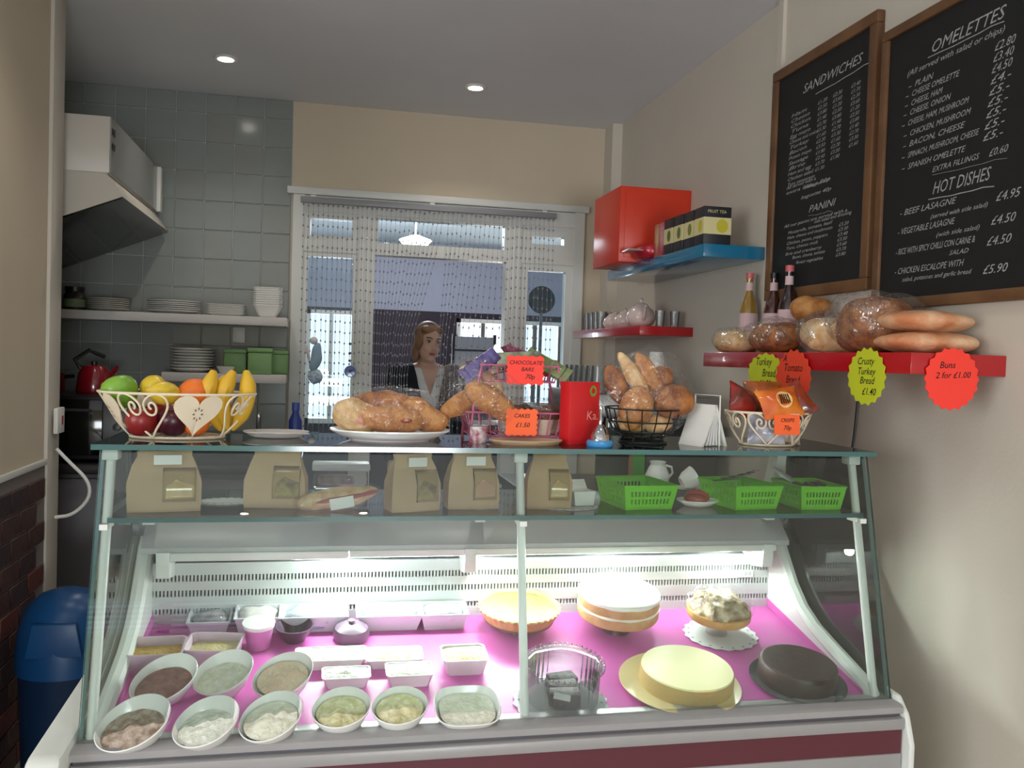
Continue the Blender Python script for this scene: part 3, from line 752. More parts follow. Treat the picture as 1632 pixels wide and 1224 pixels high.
# ---- red carton, bell
rc = Vector((tx(922, 1.80), 1.80, ZT1))
t = thing('red_carton', 'upright red cardboard carton with a green ring on its corner', 'carton', rc, (R(0), 0, R(24)))
B().box((0, 0, .066), (.082, .034, .132), bev=.0015).obj('box', mat('carton_red', (206, 28, 34), .4, var=.06), t)
b = B()
for i in range(24):
    a, a2 = 2*math.pi*i/24, 2*math.pi*(i+1)/24
    b.face([b.bm.verts.new((.022+r_*math.cos(q)*.8, -.0175, .113+r_*math.sin(q))) for r_, q in ((.006, a), (.012, a), (.012, a2), (.006, a2))])
b.obj('green_ring', mat('ring_olive', (120, 140, 50), .6), t, smooth=False)
b = B(); text_into(b, 'Ka.', .026, .004, .052, .0, shear=.1)
o = b.obj('carton_lettering', mat('carton_print', (236, 150, 140), .6), t, smooth=False, loc=(.0, -.0176, 0.0)); o.rotation_euler = (R(90), 0, 0)
bl = Vector((tx(956, 1.745), 1.745, ZT1))
t = thing('counter_bell', 'chrome counter bell on a round sky-blue base', 'bell', bl)
B().lathe([(0, 0), (.026, 0), (.0275, .003), (.0275, .010), (.024, .013), (0, .013)], seg=32).obj('base', mat('bell_blue', (70, 150, 210), .3), t)
B().lathe([(.021, .013), (.020, .022), (.014, .036), (.006, .046), (0, .047)], seg=32).obj('dome', chrome, t)
B().lathe([(.004, .046), (.0035, .070), (.0055, .076), (.0045, .084), (0, .086)], seg=16).obj('plunger', chrome, t)

# ---- black wire bowl heaped with wrapped bread
bY = 1.84; bc = Vector((tx(1024, bY), bY, ZT1))
t = thing('wire_bowl', 'black wire bowl heaped with wrapped bread', 'bowl', bc)
b = B(); N = 32
prof = [(.048, .016), (.066, .026), (.078, .048), (.086, .076)]
for (r_, z_) in prof: b.tube([(r_*math.cos(2*math.pi*i/N), r_*math.sin(2*math.pi*i/N), z_) for i in range(N)], .0020, closed=True)
for i in range(16):
    a = 2*math.pi*i/16; b.tube([(r_*math.cos(a), r_*math.sin(a), z_) for r_, z_ in [(.0, .012), (.03, .012)]+prof], .0015, seg=5)
b.obj('wire_cage', black_wire, t)
b = B(); b.tube([(.052*math.cos(2*math.pi*i/N), .052*math.sin(2*math.pi*i/N), .0025) for i in range(N)], .0025, closed=True)
for i in range(4):
    a = R(45+90*i); b.tube([(.052*math.cos(a), .052*math.sin(a), .003), (.044*math.cos(a), .044*math.sin(a), .016)], .0025)
b.obj('foot_ring', black_wire, t)
for c, r, m_, rt, nm, lb in (
    ((-.058, .010, .120), (.026, .022, .050), crust_d, (0, R(-30), 0), 'bread_roll', 'brown roll leaning out of the black wire bowl beside the red carton'),
    ((-.028, -.006, .146), (.017, .017, .062), crust_l, (0, R(-36), 0), 'baguette', 'thin pale baguette standing in the black wire bowl'),
    ((.010, .000, .150), (.022, .020, .060), crust, (0, R(-34), 0), 'baguette', 'tallest golden baguette standing in the black wire bowl'),
    ((.044, .020, .138), (.030, .026, .034), crust_d, (0, R(20), 0), 'bread_roll', 'brown roll at the back of the black wire bowl'),
    ((.056, -.030, .094), (.046, .040, .036), crust_d, (R(30), R(-14), 0), 'round_loaf', 'big round brown loaf hanging over the edge of the black wire bowl'),
    ((-.030, -.034, .080), (.038, .026, .048), crust, (0, R(20), 0), 'bread_roll', 'golden roll at the front of the black wire bowl'),
    ((-.030, -.010, .046), (.036, .030, .022), crust_l, (0, 0, 0), 'bread_roll', 'pale roll at the bottom of the black wire bowl'),
    ((.030, -.016, .044), (.036, .030, .020), crust_l, (0, 0, R(30)), 'bread_roll', 'pale roll under the big round loaf in the black wire bowl')):
    tag(B().blob((0, 0, 0), r, amp=.006, freq=28, seed=c[0]*50, seg=26, ring=16).obj(nm, m_, None, loc=bc+Vector(c), rot=rt), lb, 'bread')
tag(B().blob((0, 0, 0), (.104, .084, .096), amp=.018, freq=24, seed=11, seg=40, ring=26).obj('cling_film', film, None, loc=bc+Vector((.004, -.004, .112))), 'clear film wrapped round the bread in the black wire bowl', 'cling film')

# ---- white napkin holder
nc = Vector((tx(1120, 1.80), 1.80, ZT1))
t = thing('napkin_holder', 'white triangular napkin holder standing beside the bread bowl', 'napkin holder', nc, (0, 0, R(20)))
B().prism([(-.038, 0), (-.032, 0), (.004, .088), (-.002, .090)], -.036, .036, axis='y').prism([(.038, 0), (.030, 0), (-.002, .088), (.004, .090)], -.036, .036, axis='y').obj('side_plate', white, t)
for i in range(5):
    B().prism([(-.022+i*.010, .002), (-.019+i*.010, .002), (.000+i*.0006, .076), (-.001+i*.0006, .076)], -.034, .034, axis='y').obj('napkin', mat('napkin_white', (232, 232, 230), .9), t)
B().tube([(.012, -.038, .0), (.010, -.038, .11), (.010, .038, .11), (.012, .038, 0)], .0018).obj('wire_handle', white, t)

# ---- crisps basket
kY = 1.82; kc = Vector((tx(1222, kY), kY, ZT1))
heart_basket('crisps_basket', 'cream wire heart basket full of crisp packets', kc, .062, .050, .098, .074, .072, 6, phase=R(-112), solidk=lambda i: False)
def packet(loc, rot, w_, h_, m_, label, logo=None):
    t = thing('crisp_packet', label, 'crisp packet', loc, rot, 'crisp packets in the heart basket')
    def P(u, v, s_):
        x = (u-.5)*w_; y = (v-.5)*h_
        pu = max(0, 1-(2*abs(u-.5))**3); e = (1-abs(2*v-1)**2.4)
        zz = s_*(.020*pu*e + .0009) + .0035*noise.noise(Vector((u*6, v*6, s_+len(label))))*e
        return Vector((x*(1-.08*e), y, zz))
    b = B(); b.quadgrid(lambda u, v: P(u, v, 1), 16, 12); b.quadgrid(lambda u, v: P(u, v, -1), 16, 12)
    bmesh.ops.remove_doubles(b.bm, verts=b.bm.verts, dist=.0002)
    o = b.obj('foil', m_, t)
    if logo:
        b = B()
        n = 20
        b.face([b.bm.verts.new(P(.5+.20*math.cos(2*math.pi*i/n), .5+.28*math.sin(2*math.pi*i/n), 1)+Vector((0, 0, .0022))) for i in range(n)])
        b.obj('logo_disc', mat('logo_cream', (236, 196, 130), .5), t, smooth=False)
        b = B()
        for k in range(-2, 3):
            b.face([b.bm.verts.new(P(.5+k*.055+dx, .5+dy, 1)+Vector((0, 0, .0032))) for dx, dy in ((-.018, -.16), (.012, -.16), (.026, .16), (-.006, .16))])
        b.obj('logo_stripes', mat('logo_dark', (36, 26, 20), .5), t, smooth=False)
    return t
packet(kc+Vector((-.004, -.058, .098)), (R(62), R(-8), R(6)), .105, .070, mat('foil_orange', (232, 128, 34), .25, rgb2=(200, 84, 26), scale=16, coat=.5), 'orange crisp packet with a striped round logo on top of the basket', True)
packet(kc+Vector((.050, -.024, .098)), (R(62), R(-34), R(-20)), .075, .085, mat('foil_maroon', (104, 34, 30), .25, rgb2=(160, 60, 30), scale=14, coat=.5), 'shiny maroon crisp packet at the end of the heart basket')
packet(kc+Vector((-.058, .006, .096)), (R(64), R(22), R(12)), .085, .075, mat('foil_red', (170, 34, 30), .25, rgb2=(90, 50, 40), scale=12, coat=.5), 'dark red crisp packet behind the orange one')
packet(kc+Vector((.006, .034, .104)), (R(74), 0, R(-6)), .095, .080, mat('foil_brown', (120, 66, 36), .25, rgb2=(190, 100, 40), scale=14, coat=.5), 'brown and orange crisp packet at the back of the heart basket')
packet(kc+Vector((-.022, -.034, .040)), (R(80), 0, R(-12)), .085, .070, mat('foil_white', (206, 206, 214), .3, rgb2=(120, 116, 130), scale=18, coat=.4), 'white and grey crisp packet seen through the wire heart')
packet(kc+Vector((.042, -.018, .040)), (R(80), R(10), R(18)), .080, .066, mat('foil_cream', (226, 214, 200), .3, rgb2=(170, 130, 150), scale=18, coat=.4), 'cream crisp packet low in the heart basket behind the crisps card')
zigcard('price_card', 'orange price card for crisps clipped to the heart basket', at(1254, 677, Y=1.742), (R(86), 0, R(6)), .064, .044, orf, [('CRISPS', .0115, 0, .006), ('70p', .0135, 0, -.011)], rough=.0004, n=4)
# ================================================================ ON THE MIDDLE GLASS SHELF
paper = mat('kraft_paper', (190, 162, 126), .8, var=.10, scale=10, bump=.15, bscale=50)
def mid(x, y): return at(x, y, Z=MZ1)
doily_m = mat('paper_doily', (226, 230, 230), .9)
def doily(loc, r, label, sy=.8, rot=(0, 0, 0)):
    b = B()
    b.lathe([(0, 0), (r*.8, 0), (r, .0012), (r, .0022), (r*.8, .0012), (0, .0012)], seg=72, sy=sy, fn=lambda a, q, z: 1+.035*math.cos(18*a)*(q/r)**3)
    t = thing('paper_doily', label, 'doily', loc, rot)
    o = b.obj('paper', doily_m, t)
    b = B()
    for i in range(18):
        a = 2*math.pi*(i+.5)/18
        b.lathe([(0, .0025), (.0030, .0025)], c=(r*.88*math.cos(a), r*.88*sy*math.sin(a), 0), seg=8)
    b.obj('pierced_holes', mat('doily_hole', (150, 152, 152), .9), t, smooth=False)['kind'] = 'stuff'
    return t
def paperbag(x, y, wpx, rz, fill, label, h=.112):
    p = mid(x, y); W = wpx*p.y/1400*.5*.88; D = .026
    t = thing('paper_bag', label, 'paper bag', p, (0, 0, rz), 'window paper bags on the middle shelf')
    rs = []
    def ring(w_, d_, z, pinch=0):
        return [(-w_, -d_, z), (-w_*.4, -d_*(1+.1), z), (w_*.4, -d_*(1+.1), z), (w_, -d_, z), (w_*(1-pinch*.2), 0, z), (w_, d_, z), (-w_, d_, z), (-w_*(1-pinch*.2), 0, z)]
    rs = [ring(W*.98, D, 0), ring(W, D*1.05, .02), ring(W, D, .055, .5), ring(W*.86, D*.6, .085, 1), ring(W*.74, D*.22, .103, 1), ring(W*.76, D*.12, h, 1)]
    rs = [[(px+.004*noise.noise(Vector((px*60, z*50, x)))*(z > .01), py+.004*noise.noise(Vector((py*60, z*50, x+5)))*(z > .01), z) for (px, py, z) in rr] for rr in rs]
    b = B(); b.rings(rs, True, False)
    b.obj('bag', paper, t)
    # clear window panel on the front, with the sandwich showing through
    wp = B(); wp.quadgrid(lambda u, v: Vector((W*(-.05+.90*u-.0*v), -D*(1.30-.60*max(0, v-.55)/.45)-.001, .020+.062*v)), 8, 6)
    wo = solid(wp.obj('window', pane_mat('bag_window', (250, 248, 240), ior=1.35, rough=.1, white=.06, wcol=(205, 196, 170)), t), .0006)
    B().prism([(W*.02, .024), (W*.80, .026), (W*.82, .050), (W*.30, .062), (W*.05, .048)], -D*1.24, -D*.9, axis='y', bev=.002).obj('sandwich', fill, t)
    B().lo(-W*.30, W*.45, -D*.62-.004, -D*.62, .088, .106).obj('price_sticker', white, t) if rz >= 0 else None
    return t
sand = mat('sandwich_bread', (228, 204, 150), .8, rgb2=(206, 176, 120), scale=30)
sand2 = mat('sandwich_salad', (200, 190, 130), .7, rgb2=(110, 80, 60), scale=30)
sand3 = mat('sandwich_ham', (214, 178, 160), .7, rgb2=(200, 150, 120), scale=24)
paperbag(262, 812, 118, R(8), sand, 'kraft paper bag with a pale cheese sandwich in its window, beside the end glass')
paperbag(440, 806, 104, R(-6), sand2, 'kraft paper bag with a salad wrap in its window')
paperbag(656, 812, 92, R(14), sand2, 'kraft paper bag with folded flaps beside the labelled baguette')
paperbag(750, 808, 96, R(4), sand3, 'kraft paper bag with a pink ham sandwich in its window')
paperbag(872, 808, 84, R(-5), sand, 'kraft paper bag behind the middle upright of the case')
doily(mid(358, 800), .052, 'white lace doily between two kraft paper bags')
doily(mid(905, 808), .062, 'white lace doily under the small white box')
p = mid(540, 810)
t = thing('filled_baguette', 'wrapped filled baguette with a blank white label', 'baguette', p, (0, R(-9), R(6)))
B().blob((0, 0, .022), (.082, .028, .020), amp=.005, freq=24, e=.9).obj('bread', crust_l, t)
B().blob((.012, -.012, .023), (.070, .022, .007), amp=.004, freq=40).obj('ham_filling', mat('ham_pink', (176, 84, 84), .5), t)
B().blob((0, 0, .022), (.088, .034, .026), amp=.006, freq=26, seg=32, ring=20).obj('film', film, t)
B().box((.004, -.036, .016), (.046, .001, .022)).obj('blank_label', white, t)
p = mid(543, 780)
for k, (dz, dy, lb) in enumerate(((0.002, 0, 'plastic tub of napkins behind the filled baguette'),)):
    t = thing('sandwich_tray', 'clear tray with a white lid behind the filled baguette', 'tray', p+Vector((0, .01, 0)))
    B().box((0, 0, .022), (.120, .060, .042), bev=.006).obj('tray', clear, t)
    B().box((0, 0, .052), (.128, .066, .016), bev=.004).obj('lid', mat('tray_lid', (206, 214, 214), .4), t)
    B().box((-.01, -.004, .020), (.08, .03, .022), bev=.006).obj('contents', mat('tray_contents', (196, 150, 170), .6, rgb2=(220, 214, 206), scale=40), t)
p = mid(925, 806)
t = thing('small_box', 'small white open card box standing on the lace doily', 'box', p+Vector((0, 0, .003)), (0, 0, R(12)))
B().prism([(-.022, 0), (.022, 0), (.026, .030), (-.026, .030)], -.018, .018, axis='y').obj('carton', white, t)
B().box((-.004, .014, .038), (.046, .003, .030), rot=(R(-40), 0, 0)).obj('lid_flap', white, t)
# green slotted baskets
lime = mat('lime_plastic', (116, 206, 44), .35)
def green_basket(x, y, wpx, rz, label, d=.12, h=.050):
    p = mid(x, y); W = wpx*p.y/1400*.5
    t = thing('slotted_basket', label, 'basket', p+Vector((0, d*.5, 0)), (0, 0, rz), 'green slotted baskets on the middle shelf')
    k = .86
    def wall(p0, p1, n):
        def P(u, v):
            a = Vector(p0).lerp(Vector(p1), u)
            q = k+(1-k)*v
            return Vector((a.x*q, a.y*q, .001+h*v))
        o = B().quadgrid(P, n*2+1, 9, skip=lambda i, j: i % 2 == 1 and 2 <= i < n*2-1 and j in (2, 3, 5, 6)).obj('slotted_side', lime, t, smooth=False)
        solid(o, .0016)
    D = d/2
    wall((-W, -D, 0), (W, -D, 0), 13); wall((W, D, 0), (-W, D, 0), 13)
    wall((-W, D, 0), (-W, -D, 0), 15); wall((W, -D, 0), (W, D, 0), 15)
    B().lo(-W*k, W*k, -D*k, D*k, 0, .002).obj('base', lime, t)
    B().tube([(-W, -D, h+.001), (W, -D, h+.001), (W, D, h+.001), (-W, D, h+.001)], .0024, closed=True, seg=6).obj('rim', lime, t)
    return t, p+Vector((0, d*.5, 0))
_, g1 = green_basket(1032, 814, 100, R(6), 'empty lime green slotted basket beside the sausage plate', d=.15)
_, g2 = green_basket(1203, 814, 96, R(8), 'lime green slotted basket with plastic cutlery between two others', d=.15)
_, g3 = green_basket(1312, 814, 88, R(0), 'lime green slotted basket at the end with dark sachets', d=.13)
for i in range(5):
    t = thing('plastic_fork', 'wrapped plastic cutlery lying across the middle green basket', 'cutlery', g2+Vector((-.030+.016*i, .010, .0545+.0045*i)), (0, R(3), R(38+4*i)), 'cutlery in the green basket')
    B().box((0, 0, 0), (.11, .010, .002), bev=.0008).obj('handle', clear, t)
    B().box((.062, 0, 0), (.022, .016, .0016), bev=.0006).obj('head', clear, t)
for i in range(6):
    o = B().box((0, 0, 0), (.034, .024, .005), bev=.002).obj('sachet', mat('sachet_dark', (62, 54, 50), .5, rgb2=(110, 96, 84), scale=40), None, loc=g3+Vector((-.034+.013*i, -.012+.012*(i % 3), .044+.003*(i % 2))), rot=(R(20*(i % 2)), R(10-6*i), R(40*i)))
    tag(o, 'dark sauce sachet lying in the end green basket', 'sachet', 'sachets in the green basket')
tag(B().box((0, 0, 0), (.075, .042, .003), bev=.001).obj('clear_lid', mat('lid_clear', (200, 206, 206), .3), None, loc=g3+Vector((-.040, .03, .062)), rot=(R(30), R(24), R(20))), 'translucent plastic lid leaning over the end green basket', 'lid')
# plate of sausages
p = mid(1115, 808)
t = thing('oval_plate', 'white oval plate under the red sausages', 'plate', p+Vector((0, .012, 0)))
B().lathe([(0, .002), (.030, .002), (.044, .011), (.0465, .013), (.0465, .015), (.042, .013), (.029, .005), (0, .005)], seg=36, sy=.8).obj('plate', white_gloss, t)
for i in range(3):
    o = B().blob((0, 0, 0), (.026, .012, .012), amp=.002, freq=30, seed=i).obj('sausage', mat('sausage_red', (164, 66, 50), .35, rgb2=(140, 48, 40), scale=20), None, loc=p+Vector((-.012+.010*i, -.004+.015*i, .018+.006*(i == 1))), rot=(0, R(5), R(-14+8*i)))
    tag(o, 'plump red sausage on the white oval plate between the green baskets', 'sausage', 'sausages on the oval plate')
# jug and cup on the staff worktop behind
WT = 1.0665
p = at(1047, 775, Z=WT)
t = thing('milk_jug', 'rounded white ceramic jug on the worktop behind the green basket', 'jug', p)
B().lathe([(0, .001), (.026, .001), (.036, .018), (.038, .036), (.028, .058), (.022, .068), (.026, .078), (.024, .078), (.020, .068), (.026, .056), (.034, .036), (0, .008)], seg=32).obj('body', white_gloss, t)
B().tube([(.024, 0, .066), (.046, 0, .060), (.050, 0, .042), (.036, 0, .026)], .004).obj('handle', white_gloss, t)
p = at(1098, 782, Z=WT)
t = thing('tea_cup', 'white ceramic cup tipped on its saucer behind the sausages', 'cup', p)
B().lathe([(0, .001), (.030, .001), (.044, .008), (.044, .010), (.028, .004), (0, .004)], seg=32).obj('saucer', white_gloss, t)
mtc = Matrix.Translation((.0, 0, .036)) @ Matrix.Rotation(R(62), 4, 'Y')
B().lathe([(0, -.028), (.018, -.028), (.028, -.012), (.034, .018), (.032, .018), (.026, -.010), (.016, -.024), (0, -.024)], seg=32, mt=mtc).obj('bowl', white_gloss, t)
B().tube([mtc @ Vector(q) for q in ((.030, 0, .010), (.048, 0, .006), (.046, 0, -.012), (.028, 0, -.012))], .0035).obj('handle', white_gloss, t)
p = at(1022, 762, Z=WT)
t = thing('sugar_box', 'upright green and brown carton behind the white jug', 'carton', p+Vector((0, .05, 0)), (0, 0, R(-10)))
B().box((0, 0, .045), (.050, .028, .09), bev=.001).obj('box', mat('carton_green', (60, 160, 50), .5), t)
B().box((-.022, -.0146, .045), (.012, .001, .086)).obj('brown_stripe', mat('carton_brown', (150, 96, 60), .6), t)

# ================================================================ INSIDE THE CASE
TILT = (DECKTILT, 0, 0)
def oval_bowl(x, y, wpx, label, fill, hpx=None, slant=.014, h=.044, fillz=.72, rz=0.0, heap=.008, e=1.0):
    p = dk(x, y, h); S = (p-EYE).length
    rx = wpx*p.y*1.0/1400*.5; ry = rx*.84
    t = thing('serving_bowl', label, 'bowl', p, (DECKTILT, 0, rz), 'white slant-rimmed serving bowls in the case')
    pw = lambda v: math.copysign(abs(v)**e, v)
    def ring(k, z, sl):
        return [(rx*k*pw(math.cos(2*math.pi*i/40)), ry*k*pw(math.sin(2*math.pi*i/40)), z+sl*pw(math.cos(2*math.pi*i/40))+(sl*.6+.010*(z/h))*pw(math.sin(2*math.pi*i/40))*k) for i in range(40)]
    b = B()
    b.rings([ring(.50, .0, 0), ring(.56, .003, 0), ring(.78, h*.4, slant*.35), ring(.94, h*.78, slant*.8), ring(1.0, h, slant), ring(.975, h+.0015, slant), ring(.90, h*.78, slant*.75), ring(.74, h*.42, slant*.35), ring(.5, .008, 0)])
    b.obj('bowl', white_gloss, t)
    b = B(); rs = []
    for j in range(7):
        k = j/6*.84
        row = []
        for i in range(40):
            a = 2*math.pi*i/40
            q = Vector((rx*k*pw(math.cos(a)), ry*k*pw(math.sin(a)), h*fillz*.85+slant*.6*k*math.cos(a)+(slant*.5+.008)*k*math.sin(a)+heap*(1-k)))
            q.z += heap*.8*noise.noise(q*70+Vector((x, y, 0)))*(1 if j < 6 else .2)
            row.append(q)
        rs.append(row)
    b.rings(rs); b.obj('filling', fill, t)
    return t
tuna = mat('tuna_mayo', (150, 106, 98), .6, rgb2=(120, 84, 84), scale=60, bump=.5, bscale=120)
tuna2 = mat('tuna_flakes', (196, 180, 164), .6, rgb2=(140, 116, 98), scale=70, bump=.5, bscale=120)
creamy = mat('egg_mayo', (232, 232, 216), .5, rgb2=(214, 214, 190), scale=70, bump=.5, bscale=120)
coron = mat('coronation_chicken', (238, 206, 178), .5, rgb2=(232, 218, 190), scale=60, bump=.5, bscale=120)
herb = mat('herb_chicken', (230, 226, 188), .5, rgb2=(196, 190, 136), scale=70, bump=.5, bscale=120)
slaw = mat('coleslaw', (236, 236, 226), .5, rgb2=(210, 216, 196), scale=60, bump=.5, bscale=120)
oval_bowl(262, 1078, 98, 'white bowl of brown tuna filling in the second row', tuna, slant=.016)
oval_bowl(356, 1068, 90, 'white bowl of pale egg filling in the second row', creamy)
oval_bowl(451, 1072, 92, 'white bowl of peach coloured chicken filling in the second row', coron, fillz=.95)
oval_bowl(213, 1148, 108, 'white bowl of flaked tuna at the corner of the front row', tuna2, slant=.016)
oval_bowl(329, 1146, 98, 'white bowl of creamy onion filling in the front row', slaw)
oval_bowl(432, 1138, 97, 'white bowl of white cheese shavings in the front row', creamy, fillz=.9)
oval_bowl(544, 1124, 92, 'white bowl of herby green filling in the front row beside the cheese shavings', herb, slant=.006, fillz=.9)
oval_bowl(637, 1121, 90, 'white bowl of chopped herb chicken beside the square plate', herb, slant=.004, fillz=.95)
oval_bowl(744, 1122, 108, 'white rounded square dish of sliced cheese under film', creamy, slant=.0, e=.62, h=.036, fillz=.9, heap=.004)
def sq_dish(x, y, w_px, dpx, label, fill, h=.040, lip=.006, m_=white_gloss, fh=.6, rz=0.0, nm='square_dish', cat='dish', wall=.004, taper=.82, d=None):
    p = dk(x, y, h); w_ = w_px*p.y/1400*.5; d_ = d if d else dpx
    t = thing(nm, label, cat, p, (DECKTILT, 0, rz))
    def ring(k, z, cut=.2):
        a, c = w_*k, d_*k; q = min(a, c)*cut
        return [(-a+q, -c, z), (a-q, -c, z), (a, -c+q, z), (a, c-q, z), (a-q, c, z), (-a+q, c, z), (-a, c-q, z), (-a, -c+q, z)]
    b = B(); b.rings([ring(taper*.97, 0), ring(taper, .002), ring(.97, h*.97), ring(1.0, h*.97), ring(1.0, h), ring(.93, h), ring(taper*.93, .005)])
    b.obj('dish', m_, t)
    if fill:
        f = taper*.93+(.93-taper*.93)*fh
        b = B(); rs = []
        for j in range(5):
            rs.append([(Vector(q)+Vector((0, 0, .006*(1-j/4)+.003*noise.noise(Vector(q)*80)))) for q in ring(f*(j+.3)/4.3, h*fh)])
        b.rings(rs); b.obj('filling', fill, t)
    return t
corn = mat('sweetcorn', (214, 168, 62), .45, rgb2=(224, 190, 120), scale=90, bump=.6, bscale=160)
corn2 = mat('grated_cheese', (222, 196, 120), .5, rgb2=(214, 206, 170), scale=60, bump=.5, bscale=120)
lilac = mat('tin_lilac', (206, 186, 200), .35)
sq_dish(250, 1026, 84, .040, 'square tin of sweetcorn beside the end cheek of the case', corn, h=.048, m_=lilac)
sq_dish(342, 1020, 84, .040, 'square tin of grated cheese next to the sweetcorn', corn2, h=.044, m_=lilac, rz=R(-8))
sq_dish(739, 1038, 74, .036, 'square white dish of pale cheese slices beside the cake dome', corn2, h=.036, fh=.9)
sq_dish(528, 1040, 112, .030, 'long white tray of sliced white cheese', slaw, h=.024, fh=.95)
sq_dish(628, 1040, 92, .030, 'white tray of yellow cheese cubes', corn2, h=.022, fh=.95)
sq_dish(552, 1070, 76, .024, 'white tray of mozzarella behind the herby bowl', slaw, h=.024, fh=.95)
sq_dish(652, 1064, 76, .028, 'white tray of pale butter behind the herb chicken bowl', creamy, h=.028, fh=.95)
# rear row: steel-edged containers, wrapped packs, dark bowl
pinkpot = mat('pink_pot', (196, 120, 176), .3)
p = dk(412, 1030)
t = thing('lidded_pot', 'pink plastic pot with a white lid behind the salad bowls', 'pot', p, TILT)
B().lathe([(0, 0), (.024, 0), (.031, .050), (0, .050)], seg=28).obj('pot', pinkpot, t)
B().lathe([(.033, .048), (.034, .056), (0, .058)], seg=28).obj('lid', white, t)
p = dk(468, 1030)
t = thing('dark_bowl', 'dark plum coloured bowl behind the salad bowls', 'bowl', p+Vector((0, .03, .004)), TILT)
B().lathe([(0, .0), (.022, 0), (.040, .030), (.042, .036), (.039, .036), (.020, .005), (0, .005)], seg=32).obj('bowl', mat('plum_bowl', (66, 46, 66), .3), t)
p = dk(560, 1024)
t = thing('round_loaf_tin', 'dark round covered dish behind the white cheese tray', 'dish', p+Vector((0, .02, .003)), TILT)
B().lathe([(0, 0), (.036, 0), (.040, .012), (.036, .026), (.018, .036), (0, .038)], seg=32).obj('dish', mat('dark_dish', (104, 84, 104), .35), t)
B().lathe([(.006, .036), (.008, .044), (0, .047)], seg=16).obj('knob', mat('dark_dish', (104, 84, 104), .35), t)
def tub(x, y, wpx, label, cm, col, rz=0.0, h=.036, d=.034):
    p = dk(x, y); w_ = wpx*p.y/1400*.5
    t = thing('food_container', label, 'container', p, (DECKTILT, 0, rz), 'chilled food containers along the vent panel')
    def ring(k, z): return [(-w_*k, -d*k, z), (w_*k, -d*k, z), (w_*k, d*k, z), (-w_*k, d*k, z)]
    B().rings([ring(.84, 0), ring(1, h), ring(1.05, h), ring(1.05, h+.002), ring(.96, h+.002), ring(.82, .004)]) if False else None
    b = B(); b.rings([ring(.84, 0), ring(1, h), ring(1.06, h), ring(1.06, h+.003), ring(.96, h+.003), ring(.80, .004)]); b.obj('tub', cm, t, ang=20)
    B().blob((0, 0, h*.62), (w_*.84, d*.82, h*.62), amp=.008, freq=40, seed=x, e=.6, seg=28, ring=14, flat=-h*.4).obj('contents', col, t)
    B().blob((0, 0, h*.70), (w_*.93, d*.90, h*.62), amp=.007, freq=36, seed=x+1, e=.6, seg=28, ring=16, flat=-.004).obj('film', film, t)
    return t
plast = mat('tub_plastic', (214, 216, 220), .3)
tub(412, 1000, 66, 'white tub of wrapped slices in front of the vent panel beside the pink pot', plast, mat('pale_slices', (226, 220, 214), .5))
tub(500, 998, 100, 'large tub holding a blue rimmed bowl under film', plast, mat('blue_bowl', (130, 152, 190), .3, rgb2=(206, 214, 220), scale=24))
tub(620, 996, 100, 'tub of blue bagged leaves by the vent panel', plast, mat('blue_pack', (126, 166, 212), .3, rgb2=(200, 214, 230), scale=30))
tub(705, 994, 74, 'tub of white bagged mozzarella beside the quiche', plast, mat('white_pack', (216, 220, 222), .3, rgb2=(170, 176, 190), scale=40))
tub(335, 1000, 60, 'low tub behind the grated cheese tin', plast, mat('grey_pack', (176, 170, 172), .4, rgb2=(120, 116, 120), scale=30), h=.026)
# ---- cakes
def stand(t, r, h, m_):
    return B().lathe([(0, 0), (r*.42, 0), (r*.40, .004), (.012, .010), (.010, h*.6), (.020, h-.006), (r, h-.003), (r*1.02, h+.003), (r*.98, h+.002), (0, h)], seg=40).obj('stand', m_, t)
def px2r(wpx, p): return wpx*p.y/1400*.5
p = dk(826, 968, .050); r = px2r(136, p)
t = thing('quiche', 'round quiche with fluted pastry edge on a glass stand', 'quiche', p, TILT)
stand(t, r*.85, .030, clear)
pastry = mat('pastry', (226, 190, 120), .6, rgb2=(204, 156, 84), scale=20, bump=.15, bscale=60)
flute = lambda a, q, z: 1+.022*math.cos(36*a)*(1 if q > r*.85 else 0)
B().lathe([(0, .031), (r*.84, .031), (r*.98, .056), (r, .058), (r*.97, .060), (r*.90, .052), (0, .050)], seg=144, fn=flute).obj('crust', pastry, t)
B().lathe([(r*.91, .0535), (r*.6, .056), (0, .057)], seg=48).obj('filling', mat('quiche_top', (168, 140, 72), .5, rgb2=(96, 90, 48), scale=26, bump=.4, bscale=70), t)
p = dk(983, 962, .062); r = px2r(138, p)
t = thing('sponge_cake', 'white iced sponge cake with cream filling on a glass cake stand', 'cake', p, TILT)
stand(t, r*.80, .040, clear)
sponge = mat('sponge', (214, 172, 124), .8, rgb2=(196, 148, 98), scale=30, bump=.3, bscale=90)
B().lathe([(0, .041), (r*.96, .041), (r*.99, .046), (r*.99, .062), (r*.95, .064), (0, .064)], seg=64).obj('lower_sponge', sponge, t)
B().lathe([(0, .063), (r*.97, .063), (r*1.0, .066), (r*.97, .070), (0, .070)], seg=64, fn=lambda a, q, z: 1+.012*math.sin(11*a)).obj('cream_filling', mat('whipped_cream', (246, 240, 228), .5), t)
B().lathe([(0, .069), (r*.97, .069), (r*.99, .073), (r*.98, .092), (0, .092)], seg=64).obj('upper_sponge', sponge, t)
B().lathe([(r*.985, .089), (r*1.0, .092), (r*.99, .097), (r*.93, .0995), (r*.4, .0995), (0, .0995)], seg=96, fn=lambda a, q, z: 1+(.010*math.sin(9*a) if z < .093 else 0)).obj('icing', mat('icing_white', (248, 247, 240), .4), t)
B().tube([(0, 0, .098), (.001, 0, .112)], .0012).obj('candle_stick', mat('stick_brown', (120, 90, 60), .7), t)
p = dk(1148, 1012); r = px2r(128, p)
